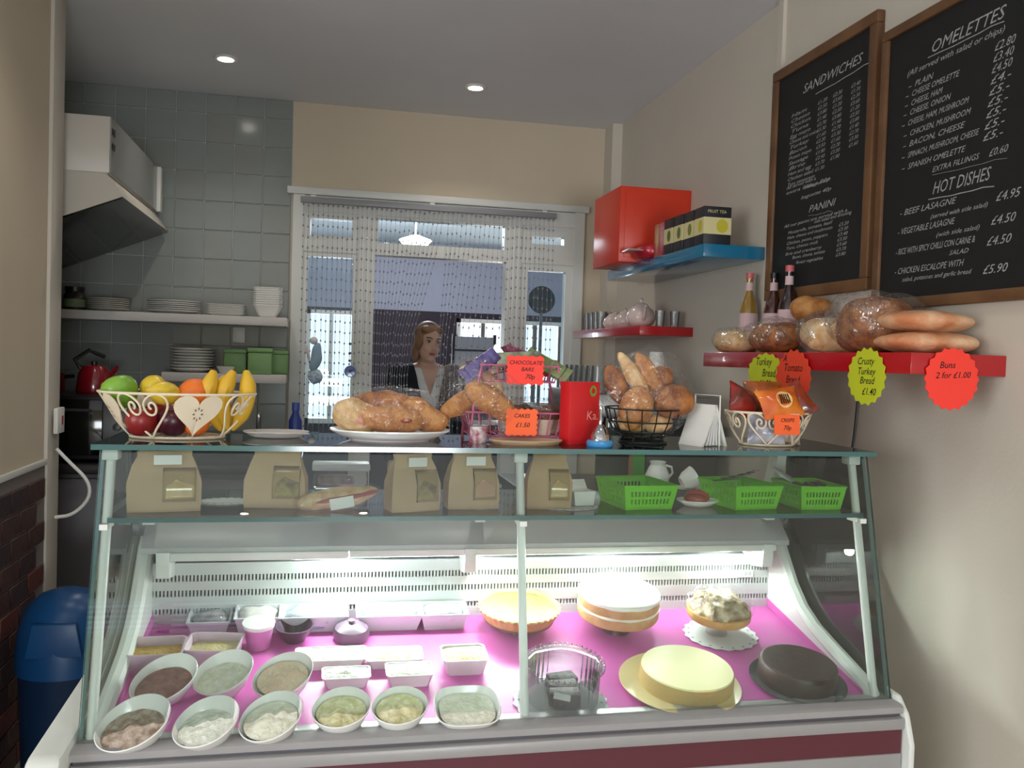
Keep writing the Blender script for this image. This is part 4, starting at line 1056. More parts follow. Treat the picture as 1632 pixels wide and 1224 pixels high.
doily(p+Vector((0, 0, .0006)), r, 'white lace doily under the film-wrapped gateau stand', rot=TILT, sy=.9)
t = thing('gateau', 'chocolate gateau covered in crinkled cling film on a low stand', 'cake', p+Vector((-.006, .010, .003)), TILT)
stand(t, r*.72, .040, clear)
B().lathe([(0, .041), (r*.82, .041), (r*.86, .046), (r*.86, .060), (0, .060)], seg=56).obj('pastry_base', pastry, t)
B().blob((0, 0, .064), (r*.80, r*.80, .030), amp=.012, freq=45, seg=40, ring=20, flat=-.006).obj('topping', mat('choc_topping', (130, 100, 66), .5, rgb2=(216, 196, 160), scale=40, bump=.5, bscale=60), t)
B().blob((0, 0, .072), (r*.92, r*.90, .036), amp=.014, freq=38, seg=48, ring=28, flat=-.028).obj('film', film, t)
# cake dome on glass stand with dark slices
p = dk(895, 1118); r = px2r(150, p)
doily(p+Vector((-.004, -.004, .0006)), r*1.05, 'white lace doily under the clear cake dome', rot=TILT, sy=.9)
t = thing('cake_dome', 'clear ribbed plastic cake dome with a beaded rim', 'cake dome', p+Vector((0, .0, .003)), TILT)
rib = lambda a, q, z: 1+.012*math.cos(40*a)
B().lathe([(r*.78, .004), (r*.80, .012), (r*.80, .070), (r*.84, .078)], seg=160, fn=rib).obj('ribbed_wall', clear, t)
b = B()
for i in range(44):
    a = 2*math.pi*i/44
    b.blob((r*.88*math.cos(a), r*.88*math.sin(a), .080), (.0035,)*3, seg=6, ring=4)
b.obj('beaded_rim', clear, t)['kind'] = 'stuff'
B().lathe([(r*.98, .002), (r*.98, .004), (r*.74, .004), (0, .003)], seg=56).obj('base_plate', clear, t)
B().lathe([(r*.84, .079), (r*.70, .088), (r*.3, .092), (0, .0925)], seg=56).obj('dome_lid', clear, t)
dch = mat('dark_brownie', (48, 34, 32), .6, rgb2=(72, 50, 46), scale=30, bump=.3, bscale=80)
for i in range(3):
    o = B().prism([(-.030, -.012), (.030, -.018), (.030, .016), (-.028, .014)], 0, .026, axis='z', bev=.002).obj('brownie', dch, None, loc=p+Vector((-.004+.004*i, -.030+.030*i, .009+.0045*i)), rot=(DECKTILT, 0, R(10*i-8)))
    tag(o, 'dark chocolate brownie inside the clear cake dome', 'cake', 'brownies under the dome')
o = B().box((0, 0, 0), (.034, .001, .012)).obj('cake_label', white, None, loc=p+Vector((-.014, -.052, .030)), rot=(R(-20), R(14), 0)); tag(o, 'small white label leaning on the brownies under the dome', 'label')
# cheesecake on a wide pastry-coloured plate
p = dk(1082, 1095); r = px2r(208, p)
t = thing('cake_plate', 'wide cream plate under the pale cheesecake', 'plate', p, TILT)
B().lathe([(0, .002), (r*.62, .002), (r*.86, .008), (r, .012), (r, .014), (r*.84, .011), (r*.6, .005), (0, .005)], seg=64).obj('plate', mat('cream_glaze', (226, 208, 158), .25), t)
p2 = p+Vector((.016, .004, .006)); r2 = px2r(160, p)
t = thing('cheesecake', 'pale yellow cheesecake with a tan biscuit side', 'cake', p2, TILT)
B().lathe([(0, 0), (r2, 0), (r2*1.0, .032), (r2*.97, .036), (0, .036)], seg=64).obj('biscuit_side', mat('biscuit', (190, 158, 96), .7, var=.1, scale=30, bump=.2, bscale=90), t)
B().lathe([(r2*.985, .0345), (r2*.97, .0375), (r2*.5, .0385), (0, .0385)], seg=64).obj('cheese_top', mat('cheese_top', (240, 230, 176), .45), t)
# chocolate cake on clear plate
p = dk(1270, 1090); r = px2r(168, p)
t = thing('cake_plate', 'clear glass plate under the dark chocolate cake', 'plate', p, TILT)
B().lathe([(0, .002), (r*.7, .002), (r, .010), (r, .013), (r*.7, .005), (0, .005)], seg=56).obj('plate', drink_glass, t)
p2 = p+Vector((0, .004, .0055)); r2 = px2r(136, p)
t = thing('chocolate_cake', 'round dark chocolate cake with swirled icing', 'cake', p2, TILT)
chm = mat('chocolate', (66, 48, 44), .45, var=.12, scale=30, bump=.1, bscale=60)
prof = [(0, 0), (r2*.98, 0), (r2, .004), (r2, .038), (r2*.97, .043)]
for i in range(14):
    q = r2*(.95-.066*i); prof.append((max(q, 0), .0435+(.0016 if i % 2 else 0)))
prof.append((0, .0445))
B().lathe(prof, seg=64).obj('iced_cake', chm, t)
# ================================================================ RIGHT-HAND WALL
def onwall(x, y, X): return at(x, y, X=X)
# ---- long red shelf with bread
RX, RZ0, RZ1 = 1.156, 1.443, 1.487
t = thing('wall_shelf', 'long glossy red floating shelf holding the bread', 'shelf', (XR, 2.07, RZ0))
B().lo(RX-XR, 0, 1.57-2.07, 2.57-2.07, 0, RZ1-RZ0, bev=.002).obj('board', redshelf, t)
def loaf(loc, r, m_, lbl, rot=(0, 0, 0), e=.8, film_=True, bagr=None, nm='loaf', amp=.010, bagoff=(0, 0, 0)):
    t = thing(nm, lbl, 'bread', loc, rot)
    B().blob((0, 0, r[2]), r, amp=amp, freq=20, seed=loc[1]*10, e=e, seg=30, ring=18).obj('bread', m_, t)
    if film_:
        q = bagr or (r[0]*1.18, r[1]*1.22, r[2]*1.2)
        B().blob((bagoff[0], bagoff[1], q[2]+bagoff[2]), q, amp=min(q)*.22, freq=24, seed=loc[1]*7, e=.85, seg=40, ring=24).obj('bag', bagfilm, t)
    return t
Z = RZ1
def sh(x, Y): return at(x, 500, Y=Y).x
def Yon(x, X, y=520): return at(x, y, X=X).y
for cx, X, r, m_, lbl, rot, nm, dz in (
    (1398, 1.252, (.098, .083, .064), crust_d, 'large golden brown loaf in a clear bag beside the stacked buns', (0, 0, R(82)), 'large_loaf', 0),
    (1326, 1.248, (.070, .072, .046), crust_l, 'pale loaf in a crumpled clear bag next to the large loaf', (0, 0, R(70)), 'loaf', 0),
    (1237, 1.240, (.092, .066, .042), crust_d, 'brown loaf in a clear bag in front of the bottles', (0, 0, R(80)), 'loaf', 0),
    (1142, 1.225, (.072, .062, .034), crust_l, 'pale roll in a clear bag at the far end of the red shelf', (0, 0, R(80)), 'loaf', 0)):
    Y = min(Yon(cx, X), 2.482)
    loaf((X, Y, Z+dz), r, m_, lbl, rot, nm=nm, bagoff=(.01, 0, 0), bagr=(r[0]*1.12, r[1]*1.22, r[2]*1.16))
Y = Yon(1292, 1.300)
loaf((1.300, Y, Z+.088), (.058, .058, .036), crust, 'round golden roll lying on top of the bagged loaves', nm='round_roll', film_=False, e=1)
Y = Yon(1352, 1.30)
for k, (Xb, Yb, zb, rr, lb) in enumerate(((1.262, 1.672, 0, (.106, .090, .024), 'lower of two big floury buns at the end of the red shelf'), (1.266, 1.676, .0465, (.098, .088, .024), 'upper of two big floury buns at the end of the red shelf'))):
    o = B().blob((0, 0, rr[2]), rr, amp=.006, freq=14, seed=k+2, seg=36, ring=18, e=.9).obj('floury_bun', bunm, None, loc=(Xb, Yb, Z+zb), rot=(0, 0, R(8*k))); tag(o, lb, 'bread')
# ---- bottles
def bottle(x, X, col, label, capc, lab, h=.27, Yb=None, k=1.0):
    Y = Yb if Yb else Yon(x, X, 450)
    t = thing('bottle', label, 'bottle', (X, Y, Z), group='glass bottles at the back of the red shelf')
    B().lathe([(0, .002), (.027, .002), (.029, .010), (.029, h*.52), (.024, h*.62), (.012, h*.76), (.0105, h*.95), (.012, h*.97), (0, h*.97)], seg=28).obj('glass_body', mat(label[:14]+'_m', col, .1, coat=.5, spec=.8), t)
    B().lathe([(.0128, h*.93), (.0128, h), (0, h+.001)], seg=20).obj('cap', capc, t)
    B().lathe([(.0125, h*.78), (.0118, h*.88)], seg=20).obj('neck_label', lab, t)
    B().lathe([(.0296, h*.20), (.0296, h*.50)], seg=28).obj('label', lab, t)
pinkc = mat('cap_pink', (196, 96, 100), .4); labw = mat('bottle_label', (214, 186, 188), .6)
bottle(1195, 1.335, (150, 116, 40), 'amber glass bottle with a pink cap on the red shelf', pinkc, labw, h=.262)
bottle(1234, 1.345, (66, 26, 18), 'dark brown bottle with a black cap between two others', dark, labw, h=.250)
bottle(1258, 1.335, (40, 18, 22), 'near-black bottle with a pink cap and white neck label', pinkc, labw, h=.262)
# ---- sunburst price signs on the shelf
SX = RX-.004
def wsign(x0, x1, y0, y1, X):
    a = at(x0, (y0+y1)/2, X=X); c = at(x1, (y0+y1)/2, X=X)
    zt = at((x0+x1)/2, y0, X=X).z; zb = at((x0+x1)/2, y1, X=X).z
    return Vector((X, (a.y+c.y)/2, (zt+zb)/2)), abs(a.y-c.y)/2, (zt-zb)/2
c, rx, ry = wsign(1192, 1250, 562, 624, SX)
burst('price_sign', 'yellow sunburst sign behind the crisps on the red shelf', c, FACE_LEFT, rx, ry, yelf, [('Turkey', .030, -.01, .018), ('Bread', .030, .02, -.012), ('£1.50', .030, .0, -.042)], n=16)
c, rx, ry = wsign(1236, 1294, 556, 648, SX-.003)
burst('price_sign', 'orange sunburst sign behind the crisp packets', c, FACE_LEFT, rx, ry, mat('sign_orange', (230, 66, 34), .6), [('A', .026, -.04, .040), ('Tomato', .028, 0, .016), ('Bread', .028, 0, -.014)], n=18)
c, rx, ry = wsign(1351, 1413, 553, 647, SX)
burst('price_sign', 'yellow sunburst sign hanging under the bagged loaf', c, FACE_LEFT, rx, ry, yelf, [('Crusty', .022, -.004, .026), ('Turkey', .022, 0, .004), ('Bread', .022, .004, -.016), ('£1.40', .022, .012, -.040)], n=18)
a = at(1472, 606, Y=1.566); c2 = at(1560, 606, Y=1.566); zt = at(1516, 553, Y=1.566).z; zb = at(1516, 655, Y=1.566).z
burst('price_sign', 'round red sunburst sign on the end of the red shelf under the buns', Vector(((a.x+c2.x)/2, 1.566, (zt+zb)/2)), FACE_CAM, (c2.x-a.x)/2, (zt-zb)/2, redf, [('Buns', .019, -.012, .022), ('2 for £1.00', .018, .002, .002)], n=20, k=.92, tilt=R(2))

# ---- blackboards
slate = mat('blackboard', (20, 20, 22), .65, var=.25, scale=6)
oak = mat('oak_frame', (116, 82, 52), .5, rgb2=(96, 64, 38), scale=10)
def board(label, y0, y1, z0, z1, writing, fwid=.032):
    t = thing('chalkboard', label, 'menu board', (XR, (y0+y1)/2, (z0+z1)/2), FACE_LEFT)
    W, H = (y1-y0)/2, (z1-z0)/2
    B().lo(-W+.01, W-.01, -H+.01, H-.01, .002, .016).obj('slate', slate, t)
    for (xa, xb, ya, yb) in ((-W, W, H-fwid, H), (-W, W, -H, -H+fwid), (-W, -W+fwid, -H+fwid, H-fwid), (W-fwid, W, -H+fwid, H-fwid)):
        B().lo(xa, xb, ya, yb, 0, .024, bev=.003).obj('frame_rail', oak, t)
    writing(t, W, H)
BX = XR-.0168
def chalkfit(t, s_, x0, y0, x1, size, lines=None, bold=.0):
    """one chalk line: baseline starts where the photograph has it on the board and is as long as there"""
    a = at(x0, y0, X=BX)
    y1 = 561+(y0-561)*(x1-520)/(x0-520)
    c = at(x1, y1, X=BX)
    lx, ly = t.location.y-a.y, a.z-t.location.z
    cu = bpy.data.curves.new('txt', 'FONT'); cu.body = s_; cu.size = size; cu.shear = .35
    o = bpy.data.objects.new('txt', cu); me = o.to_mesh()
    wd = max(v.co.x for v in me.vertices)-min(v.co.x for v in me.vertices)
    o.to_mesh_clear(); bpy.data.objects.remove(o); bpy.data.curves.remove(cu)
    b = B(); text_into(b, s_, size, lx, ly, .0166, shear=.35, bold=bold, sx=(a.y-c.y)/wd); b.obj('chalk_line', chalk, t, smooth=False)
def chalkrule(t, x0, y0, x1, y1, r_=.0016):
    pts = []
    for k in range(7):
        u = k/6; p = at(x0+(x1-x0)*u, y0+(y1-y0)*u+(-4 if k == 5 else 2 if k == 2 else 0)*.5, X=BX)
        pts.append((t.location.y-p.y, p.z-t.location.z, .0166))
    B().tube(pts, r_*.7, seg=5).obj('chalk_underline', chalk, t)
def w1(t, W, H):
    chalkfit(t, 'SANDWICHES', 1279, 150, 1374, 0.0370)
    chalkrule(t, 1300, 150, 1392, 97)
    items = ['Ham', 'Cheese', 'Chicken', 'Tuna', 'Egg mayo', 'Cheese and onion', 'Turkey', 'Bacon', 'Prawn mayo', 'Sausage', 'Brie', 'Ham and egg', 'Chicken salad', 'Tuna sweetcorn']
    for i, q in enumerate(items):
        y = 189+i*8.4; x0 = 1260-i*.45
        chalkfit(t, q, x0, y, x0+20+len(q)*1.6, 0.0148)
        yy = lambda x: 561+(y-561)*(x-520)/(x0-520)
        for k, xx in enumerate((1303, 1327, 1356)):
            if i < 13-k: chalkfit(t, '£%d.%d0' % (1+(i+k) % 3, 2+(i*3+k) % 7), xx-i*.4, yy(xx-i*.4), xx+15-i*.4, 0.0141)
    for q, x0, y0, x1 in (('All served with a', 1253, 303, 1300), ('side salad', 1280, 302, 1322), ('extra filling 50p', 1252, 311, 1322), ('baguette 40p', 1276, 318, 1324)): chalkfit(t, q, x0, y0, x1, 0.0141)
    chalkfit(t, 'PANINI', 1288, 339, 1331, 0.0281)
    chalkrule(t, 1288, 344, 1326, 337, 0.0007)
    for q, x0, y0, x1 in (('All our panini are served with a', 1249, 364, 1350), ('side salad and dressing', 1297, 356, 1357), ('Mozzarella, tomato, basil', 1255, 374, 1326), ('Ham, cheese and mushroom', 1254, 382, 1326), ('Chicken, pesto, peppers', 1253, 391, 1318), ('Tuna, cheese melt', 1252, 399, 1302), ('Brie and cranberry', 1251, 408, 1309), ('Bacon, cheese, tomato', 1262, 413, 1314), ('Roast vegetables', 1268, 421, 1311)): chalkfit(t, q, x0, y0, x1, 0.0130)
    for k in range(7): chalkfit(t, '£%d.%d0' % (3, 2+k), 1336-k*.8, 361+k*8, 1352-k*.8, 0.0130)
board('smaller oak framed chalkboard with sandwich and panini list', 2.035, 2.575, 1.655, 2.372, w1)
def w2(t, W, H):
    chalkfit(t, 'OMELETTES', 1482, 86, 1600, 0.0385)
    chalkrule(t, 1479, 92, 1600, 34, 0.0016)
    chalkfit(t, '(All served with salad or chips)', 1445, 123, 1600, 0.0192)
    rows = [('PLAIN', 1457, 138, 1487), ('CHEESE OMELETTE', 1452, 154, 1528), ('CHEESE, HAM', 1451, 169, 1501), ('CHEESE, ONION', 1449, 184, 1514), ('CHEESE, HAM, MUSHROOM', 1446, 201, 1543), ('CHICKEN, MUSHROOM', 1449, 217, 1546), ('BACON, CHEESE', 1448, 234, 1537), ('SPINACH, MUSHROOM, CHEESE', 1446, 252, 1560), ('SPANISH OMELETTE', 1446, 270, 1538)]
    for q, x0, y0, x1 in rows:
        chalkfit(t, q, x0, y0, x1, 0.0192)
        chalkfit(t, '-', x0-11, 561+(y0-561)*(x0-11-520)/(x0-520), x0-6, 0.0192)
    for k, q in enumerate(('£2.80', '£3.40', '£4.50', '£4.-', '£5.-', '£5.-', '£5.-', '£5.-', '£5.-')):
        chalkfit(t, q, 1584-k*2.4, 82+k*18, 1618-k*2.6, 0.0252)
    chalkfit(t, 'EXTRA FILLINGS', 1485, 275, 1560, 0.0178); chalkfit(t, '£0.60', 1575, 250, 1606, 0.0222)
    chalkrule(t, 1486, 279, 1605, 252, 0.0007)
    chalkfit(t, 'HOT DISHES', 1485, 310, 1578, 0.0400)
    chalkrule(t, 1480, 318, 1584, 297, 0.0019)
    rows = [('- BEEF LASAGNE', 1433, 345, 1523, '(served with side salad)', 1482, 349, 1573, '£4.95', 1586, 321), ('- VEGETABLE LASAGNE', 1430, 375, 1521, '(with side salad)', 1491, 378, 1560, '£4.50', 1578, 359), ('- RICE WITH SPICY CHILLI CON CARNE &', 1427, 407, 1553, 'SALAD', 1512, 407, 1543, '£4.50', 1571, 392), ('- CHICKEN ESCALOPE WITH', 1425, 438, 1535, 'salad, potatoes and garlic bread', 1437, 449, 1548, '£5.90', 1565, 437)]
    for a, x0, y0, x1, q, u0, v0, u1, pr, p0, p1 in rows:
        chalkfit(t, a, x0, y0, x1, 0.0207); chalkfit(t, q, u0, v0, u1, 0.0148); chalkfit(t, pr, p0, p1, p0+40, 0.0266)
board('larger oak framed chalkboard with omelettes and hot dishes list', 1.36, 2.012, 1.600, 2.300, w2, 0.0252)

# ---- blue shelf with tea boxes
t = thing('wall_shelf', 'glossy blue floating shelf with tea boxes', 'shelf', (XR, 3.11, 1.792))
B().lo(1.167-XR, 0, 2.623-3.11, 3.60-3.11, 0, .042, bev=.002).obj('board', mat('blue_lacquer', (30, 110, 146), .15, coat=.5), t)
BZ = 1.834
teab = mat('tea_box_black', (38, 38, 44), .45); teac = mat('tea_box_cream', (214, 204, 150), .5)
for i, (Y, X, col, lb) in enumerate(((2.69, 1.225, (196, 184, 50), 'black and cream tea box with a yellow fruit picture at the shelf end'), (2.775, 1.225, (120, 130, 50), 'second black and cream tea box in the row on the blue shelf'), (2.86, 1.222, (100, 120, 60), 'third black and cream tea box in the row on the blue shelf'), (2.945, 1.220, (90, 110, 60), 'fourth black and cream tea box in the row on the blue shelf'))):
    t = thing('tea_box', lb, 'box', (X, Y, BZ), (0, 0, 0), 'tea boxes on the blue shelf')
    w_, d_, h_ = .094, .074, .125
    B().lo(-w_/2, w_/2, -d_/2, d_/2, 0, h_, bev=.001).obj('carton', teab, t)
    B().lo(-w_/2-.0006, w_/2+.0006, -d_/2-.0006, d_/2+.0006, .036, .090).obj('cream_band', teac, t)
    b = B(); n = 20
    b.face([b.bm.verts.new((.016+.020*math.cos(2*math.pi*k/n), -d_/2-.0012, .063+.022*math.sin(2*math.pi*k/n))) for k in range(n)])
    b.obj('fruit_picture', mat('tea_fruit_%d' % i, col, .5), t, smooth=False); b = B()
    b.face([b.bm.verts.new((-w_/2-.0012, -.010+.015*math.cos(2*math.pi*k/n), .063+.020*math.sin(2*math.pi*k/n))) for k in range(n)])
    b.obj('fruit_picture', mat('tea_fruit_%d' % i, col, .5), t, smooth=False)
    b = B(); text_into(b, 'FRUIT TEA', .014, -.036, 0, 0, shear=0)
    b.obj('box_lettering', teac, t, smooth=False, loc=(0, -d_/2-.0009, .104), rot=FACE_CAM)
for i, (Y, col, lb) in enumerate(((3.03, (206, 150, 160), 'slim pink packet standing behind the tea boxes'), (3.075, (196, 170, 120), 'slim tan packet standing behind the tea boxes'))):
    o = B().box((0, 0, .062), (.085, .034, .124), bev=.004).obj('tea_packet', mat('packet_%d' % i, col, .35, rgb2=(170, 60, 70), scale=20), None, loc=(1.220, Y, BZ)); tag(o, lb, 'packet')
t = thing('coffee_bag', 'crumpled red coffee bag lying on the blue shelf', 'bag', (1.205, 3.158, BZ), (0, 0, R(180)))
B().blob((0, 0, .032), (.085, .062, .032), amp=.012, freq=18, e=.8, seg=32, ring=18, flat=-.032).obj('foil', mat('bag_red', (190, 30, 50), .25, rgb2=(150, 20, 40), scale=10, coat=.5, bump=.3, bscale=30), t)
B().prism([(.06, -.045), (.110, -.060), (.120, .050), (.06, .045)], .030, .036, axis='z').obj('folded_top', mat('bag_silver', (190, 180, 176), .3, metal=.5), t)

# ---- orange-red wall cube
t = thing('wall_cube', 'glossy orange-red wall cube above the blue shelf', 'wall cube', (XR, 3.40, 1.8345))
B().lo(1.090-XR, 0, -.165, .165, 0, .29, bev=.002).obj('carcass', mat('orange_red_lacquer', (212, 58, 32), .35), t)
B().lo(1.090-XR+.02, -.01, -.1685, -.165, .018, .268, bev=.001).obj('door', mat('orange_red_lacquer', (212, 58, 32), .35), t)

# ---- small red shelf with tea set and glasses
t = thing('wall_shelf', 'short glossy red shelf with white teapots below the blue shelf', 'shelf', (XR, 3.63, 1.553))
B().lo(1.163-XR, 0, 3.17-3.63, 4.09-3.63, 0, .036, bev=.002).obj('board', redshelf, t)
SZ = 1.589
pinkcer = mat('blush_ceramic', (216, 198, 192), .2)
def teapot(Y, X, s_, lbl, rz=0):
    t = thing('teapot', lbl, 'teapot', (X, Y, SZ), (0, 0, rz), 'tea set on the short red shelf', scale=s_)
    B().lathe([(0, 0), (.032, 0), (.054, .018), (.060, .042), (.050, .068), (.034, .082), (.030, .082), (0, .084)], seg=32).obj('body', pinkcer, t)
    B().lathe([(.034, .082), (.024, .094), (.006, .100), (.006, .106), (.010, .113), (0, .119)], seg=28).obj('lid', pinkcer, t)
    B().tube([(.050, 0, .030), (.078, 0, .046), (.088, 0, .074), (.100, 0, .082)], .009, taper=lambda u: 1-.4*u).obj('spout', pinkcer, t)
    B().tube([(-.052, 0, .068), (-.088, 0, .066), (-.092, 0, .036), (-.056, 0, .022)], .0055).obj('handle', pinkcer, t)
teapot(3.36, 1.235, 1.0, 'large round white teapot at the near end of the short red shelf', R(-100))
teapot(3.58, 1.245, .78, 'small white teapot behind the large round one', R(-80))
teapot(3.74, 1.245, .74, 'smallest white teapot next to the drinking glasses', R(-80))
def tumbler(loc, lbl, h=.085, r=.026, grp='drinking glasses', m_=drink_glass):
    o = B().lathe([(0, .001), (r*.78, .001), (r, h), (r*.93, h), (r*.72, .008), (0, .008)], seg=24).obj('tumbler', m_, None, loc=loc)
    tag(o, lbl, 'glass', grp); return o
g0 = tumbler((1.225, 3.85, SZ), 'upright clear tumbler at the far end of the short red shelf', grp='tumblers on the short red shelf')
for (x, y) in ((1.30, 3.86), (1.225, 3.92), (1.30, 3.93), (1.225, 3.99), (1.30, 4.0), (1.225, 4.06)): dup(g0, (x, y, SZ))
tumbler((1.26, 3.215, SZ), 'small clear shot glass beside the large teapot', .062, .020, 'shot glasses on the short red shelf')
tumbler((1.325, 3.225, SZ), 'small clear shot glass beside the large teapot', .062, .020, 'shot glasses on the short red shelf')

# ---- side counter with coffee machine and rows of glasses
t = thing('side_counter', 'dark base unit along the right wall under the coffee machine', 'counter', (1.08, 3.30, 0))
B().lo(-.28, .28, -.62, .62, .08, .88).obj('carcass', mat('unit_dark', (60, 58, 58), .5), t)
B().lo(-.25, .28, -.60, .60, 0, .08).obj('plinth', dark, t)
B().lo(-.30, .29, -.63, .63, .88, .92, bev=.004).obj('top', mat('top_dark', (46, 44, 44), .35), t)
for y in (-.31, .31):
    d_ = B().lo(-.295, -.28, y-.29, y+.29, .10, .86, bev=.003).obj('door', mat('unit_dark', (60, 58, 58), .5), t)
    B().tube([(-.31, y-.08, .78), (-.31, y+.08, .78)], .005).obj('handle', chrome, d_)
t = thing('coffee_machine', 'black espresso machine on the side counter', 'coffee machine', (1.06, 3.05, .921))
B().lo(-.22, .26, -.26, .30, .0, .05, bev=.006).obj('drip_base', dark, t)
B().lo(.0, .26, -.26, .30, .05, .34, bev=.006).obj('body', mat('machine_grey', (58, 60, 62), .3, metal=.5), t)
B().lo(-.20, .26, -.27, .31, .34, .42, bev=.010).obj('top_housing', steel, t)
for y in (-.13, .13):
    g_ = B().lathe([(0, .30), (.032, .30), (.032, .34), (0, .34)], c=(-.08, y, 0), seg=20).obj('brew_head', chrome, t)
    B().tube([(-.10, y, .31), (-.24, y, .295)], .009).obj('portafilter_handle', dark, g_)
B().lo(-.205, -.20, -.10, .10, .36, .40).obj('control_panel', dark, t)
# upturned glasses on the coffee machine
TZ2 = .921+.421
pc_ = at(1050, 545, Y=3.0)
t = thing('paper_cups', 'stack of white paper cups standing on the espresso machine', 'cups', (pc_.x, 3.02, TZ2))
for i in range(5): B().lathe([(.030, .0), (.0305, .004), (.024, .082), (0, .083)], c=(0, 0, .016*i), seg=24).obj('cup', mat('paper_cup', (224, 226, 220), .6), t)
gi = 0
for j in range(4):
    for i in range(6):
        if abs(.90+.066*j-pc_.x) < .065 and abs(2.83+.066*i-3.02) < .065: continue
        if gi == 0:
            g1_ = B().lathe([(0, .090), (.026, .090), (.031, .0), (.029, .0), (.024, .084), (0, .084)], seg=20).obj('latte_glass', drink_glass, None, loc=(.90+.066*j, 2.83+.066*i, TZ2))
            tag(g1_, 'upturned clear latte glass on top of the espresso machine', 'glass', 'upturned glasses on the espresso machine')
        else: dup(g1_, (.90+.066*j, 2.83+.066*i, TZ2))
        gi += 1
# ================================================================ KITCHEN CORNER ON THE LEFT
shw = mat('shelf_white', (206, 202, 198), .4)
t = thing('wall_shelf', 'long white floating shelf across the grey tiles', 'shelf', (-.76, YB-.016, 1.556))
B().lo(-.62, .588, -.225, 0, 0, .038, bev=.002).obj('board', shw, t)
t = thing('wall_shelf', 'short white floating shelf with green canisters', 'shelf', (-.43, YB-.016, 1.304))
B().lo(-.256, .258, -.225, 0, 0, .038, bev=.002).obj('board', shw, t)
UZ, LZ = 1.595, 1.343
def kx(x, Y=4.08, y=490): return at(x, y, Y=Y).x
def plate_at(loc, r, lbl, grp, n, dz=.0085, m_=white_gloss, sy=1.0, h=.012, rect=False, skew=0.0):
    b = B()
    if rect:
        def ring(a, c, z):
            q = .012
            return [(-a+q, -c, z), (a-q, -c, z), (a, -c+q, z), (a, c-q, z), (a-q, c, z), (-a+q, c, z), (-a, c-q, z), (-a, -c+q, z)]
        b.rings([ring(r*.75, r*.62, 0), ring(r, r*.8, h), ring(r*.98, r*.78, h+.001), ring(r*.74, r*.6, .002)])
    else: b.lathe([(0, .0), (r*.62, .0), (r, h), (r, h+.002), (r*.60, .003), (0, .003)], seg=40, sy=sy)
    o = b.obj('plate' if h < .03 else 'bowl', m_, None, loc=loc); tag(o, lbl, 'plate' if h < .03 else 'bowl', grp)
    for i in range(1, n): dup(o, Vector(loc)+Vector((skew*rnd.uniform(-1, 1), skew*rnd.uniform(-1, 1), dz*i)))
    return o
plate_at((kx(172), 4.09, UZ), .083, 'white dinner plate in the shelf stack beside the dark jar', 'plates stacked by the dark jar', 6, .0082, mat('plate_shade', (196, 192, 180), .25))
plate_at((kx(276), 4.09, UZ), .112, 'wide white plate in the middle stack on the upper shelf', 'wide plates on the upper shelf', 6, .0085, white_gloss, skew=.002)
plate_at((kx(361), 4.09, UZ), .080, 'white rectangular dish in the stack beside the square bowls', 'rectangular dishes on the upper shelf', 6, .0075, white_gloss, rect=True)
# stacked tapering square bowls
b = B()
def ring(a, z): q = a*.22; return [(-a+q, -a, z), (a-q, -a, z), (a, -a+q, z), (a, a-q, z), (a-q, a, z), (-a+q, a, z), (-a, a-q, z), (-a, -a+q, z)]
b.rings([ring(.036, 0), ring(.058, .048), ring(.062, .052), ring(.062, .0545), ring(.055, .050), ring(.034, .003)])
o = b.obj('square_bowl', white_gloss, None, loc=(kx(427), 4.09, UZ)); tag(o, 'white square bowl in the tall stack at the end of the upper shelf', 'bowl', 'square bowls in a tall stack')
for i in range(1, 9): dup(o, (kx(427), 4.09, UZ+.0098*i))
t = thing('storage_jar', 'dark glass jar with a green label on the upper shelf', 'jar', (kx(120), 4.07, UZ))
B().lathe([(0, 0), (.042, 0), (.044, .006), (.044, .062), (.034, .075), (.034, .080)], seg=28, cap1=True).obj('jar', mat('jar_dark', (50, 44, 34), .15), t)
B().lathe([(.038, .078), (.040, .098), (0, .100)], seg=28).obj('lid', dark, t)
B().lathe([(.0448, .012), (.0448, .046)], seg=28).obj('label', mat('jar_label', (110, 124, 90), .6), t)
# lower shelf
plate_at((kx(306, 4.09, 590), 4.09, LZ), .092, 'thick white plate in the stack on the lower shelf', 'plates stacked on the lower shelf', 8, .0125, white_gloss, h=.016, skew=.003)
t = thing('small_dish', 'small shallow white dish between the plates and the green canisters', 'dish', (kx(360, 4.02, 590), 4.02, LZ))
B().lathe([(0, 0), (.026, 0), (.038, .026), (.040, .030), (.037, .030), (.024, .004), (0, .004)], seg=28).obj('dish', white_gloss, t)
grn = mat('sage_green_tin', (126, 168, 108), .4)
for i, (x, Y, s_, lb) in enumerate(((376, 4.11, 1.0, 'square sage green canister behind the small white dish'), (415, 4.044, 1.06, 'square sage green canister at the front of the lower shelf'), (442, 4.150, 1.0, 'square sage green canister against the tiles at the shelf end'))):
    t = thing('canister', lb, 'canister', (kx(x, Y, 585), Y, LZ), scale=s_, group='green canisters on the lower shelf')
    B().lo(-.048, .048, -.048, .048, 0, .090, bev=.005).obj('tin', grn, t)
    B().lo(-.050, .050, -.050, .050, .090, .108, bev=.004).obj('lid', grn, t)
p = at(381, 534, Y=YB-.014)
t = thing('wall_socket', 'white electric socket on the grey tiles above the canisters', 'socket', p, FACE_CAM)
B().box((0, 0, .004), (.055, .070, .009), bev=.003).obj('plate', white, t)
B().box((0, .012, .0095), (.014, .010, .003)).obj('switch', white, t)
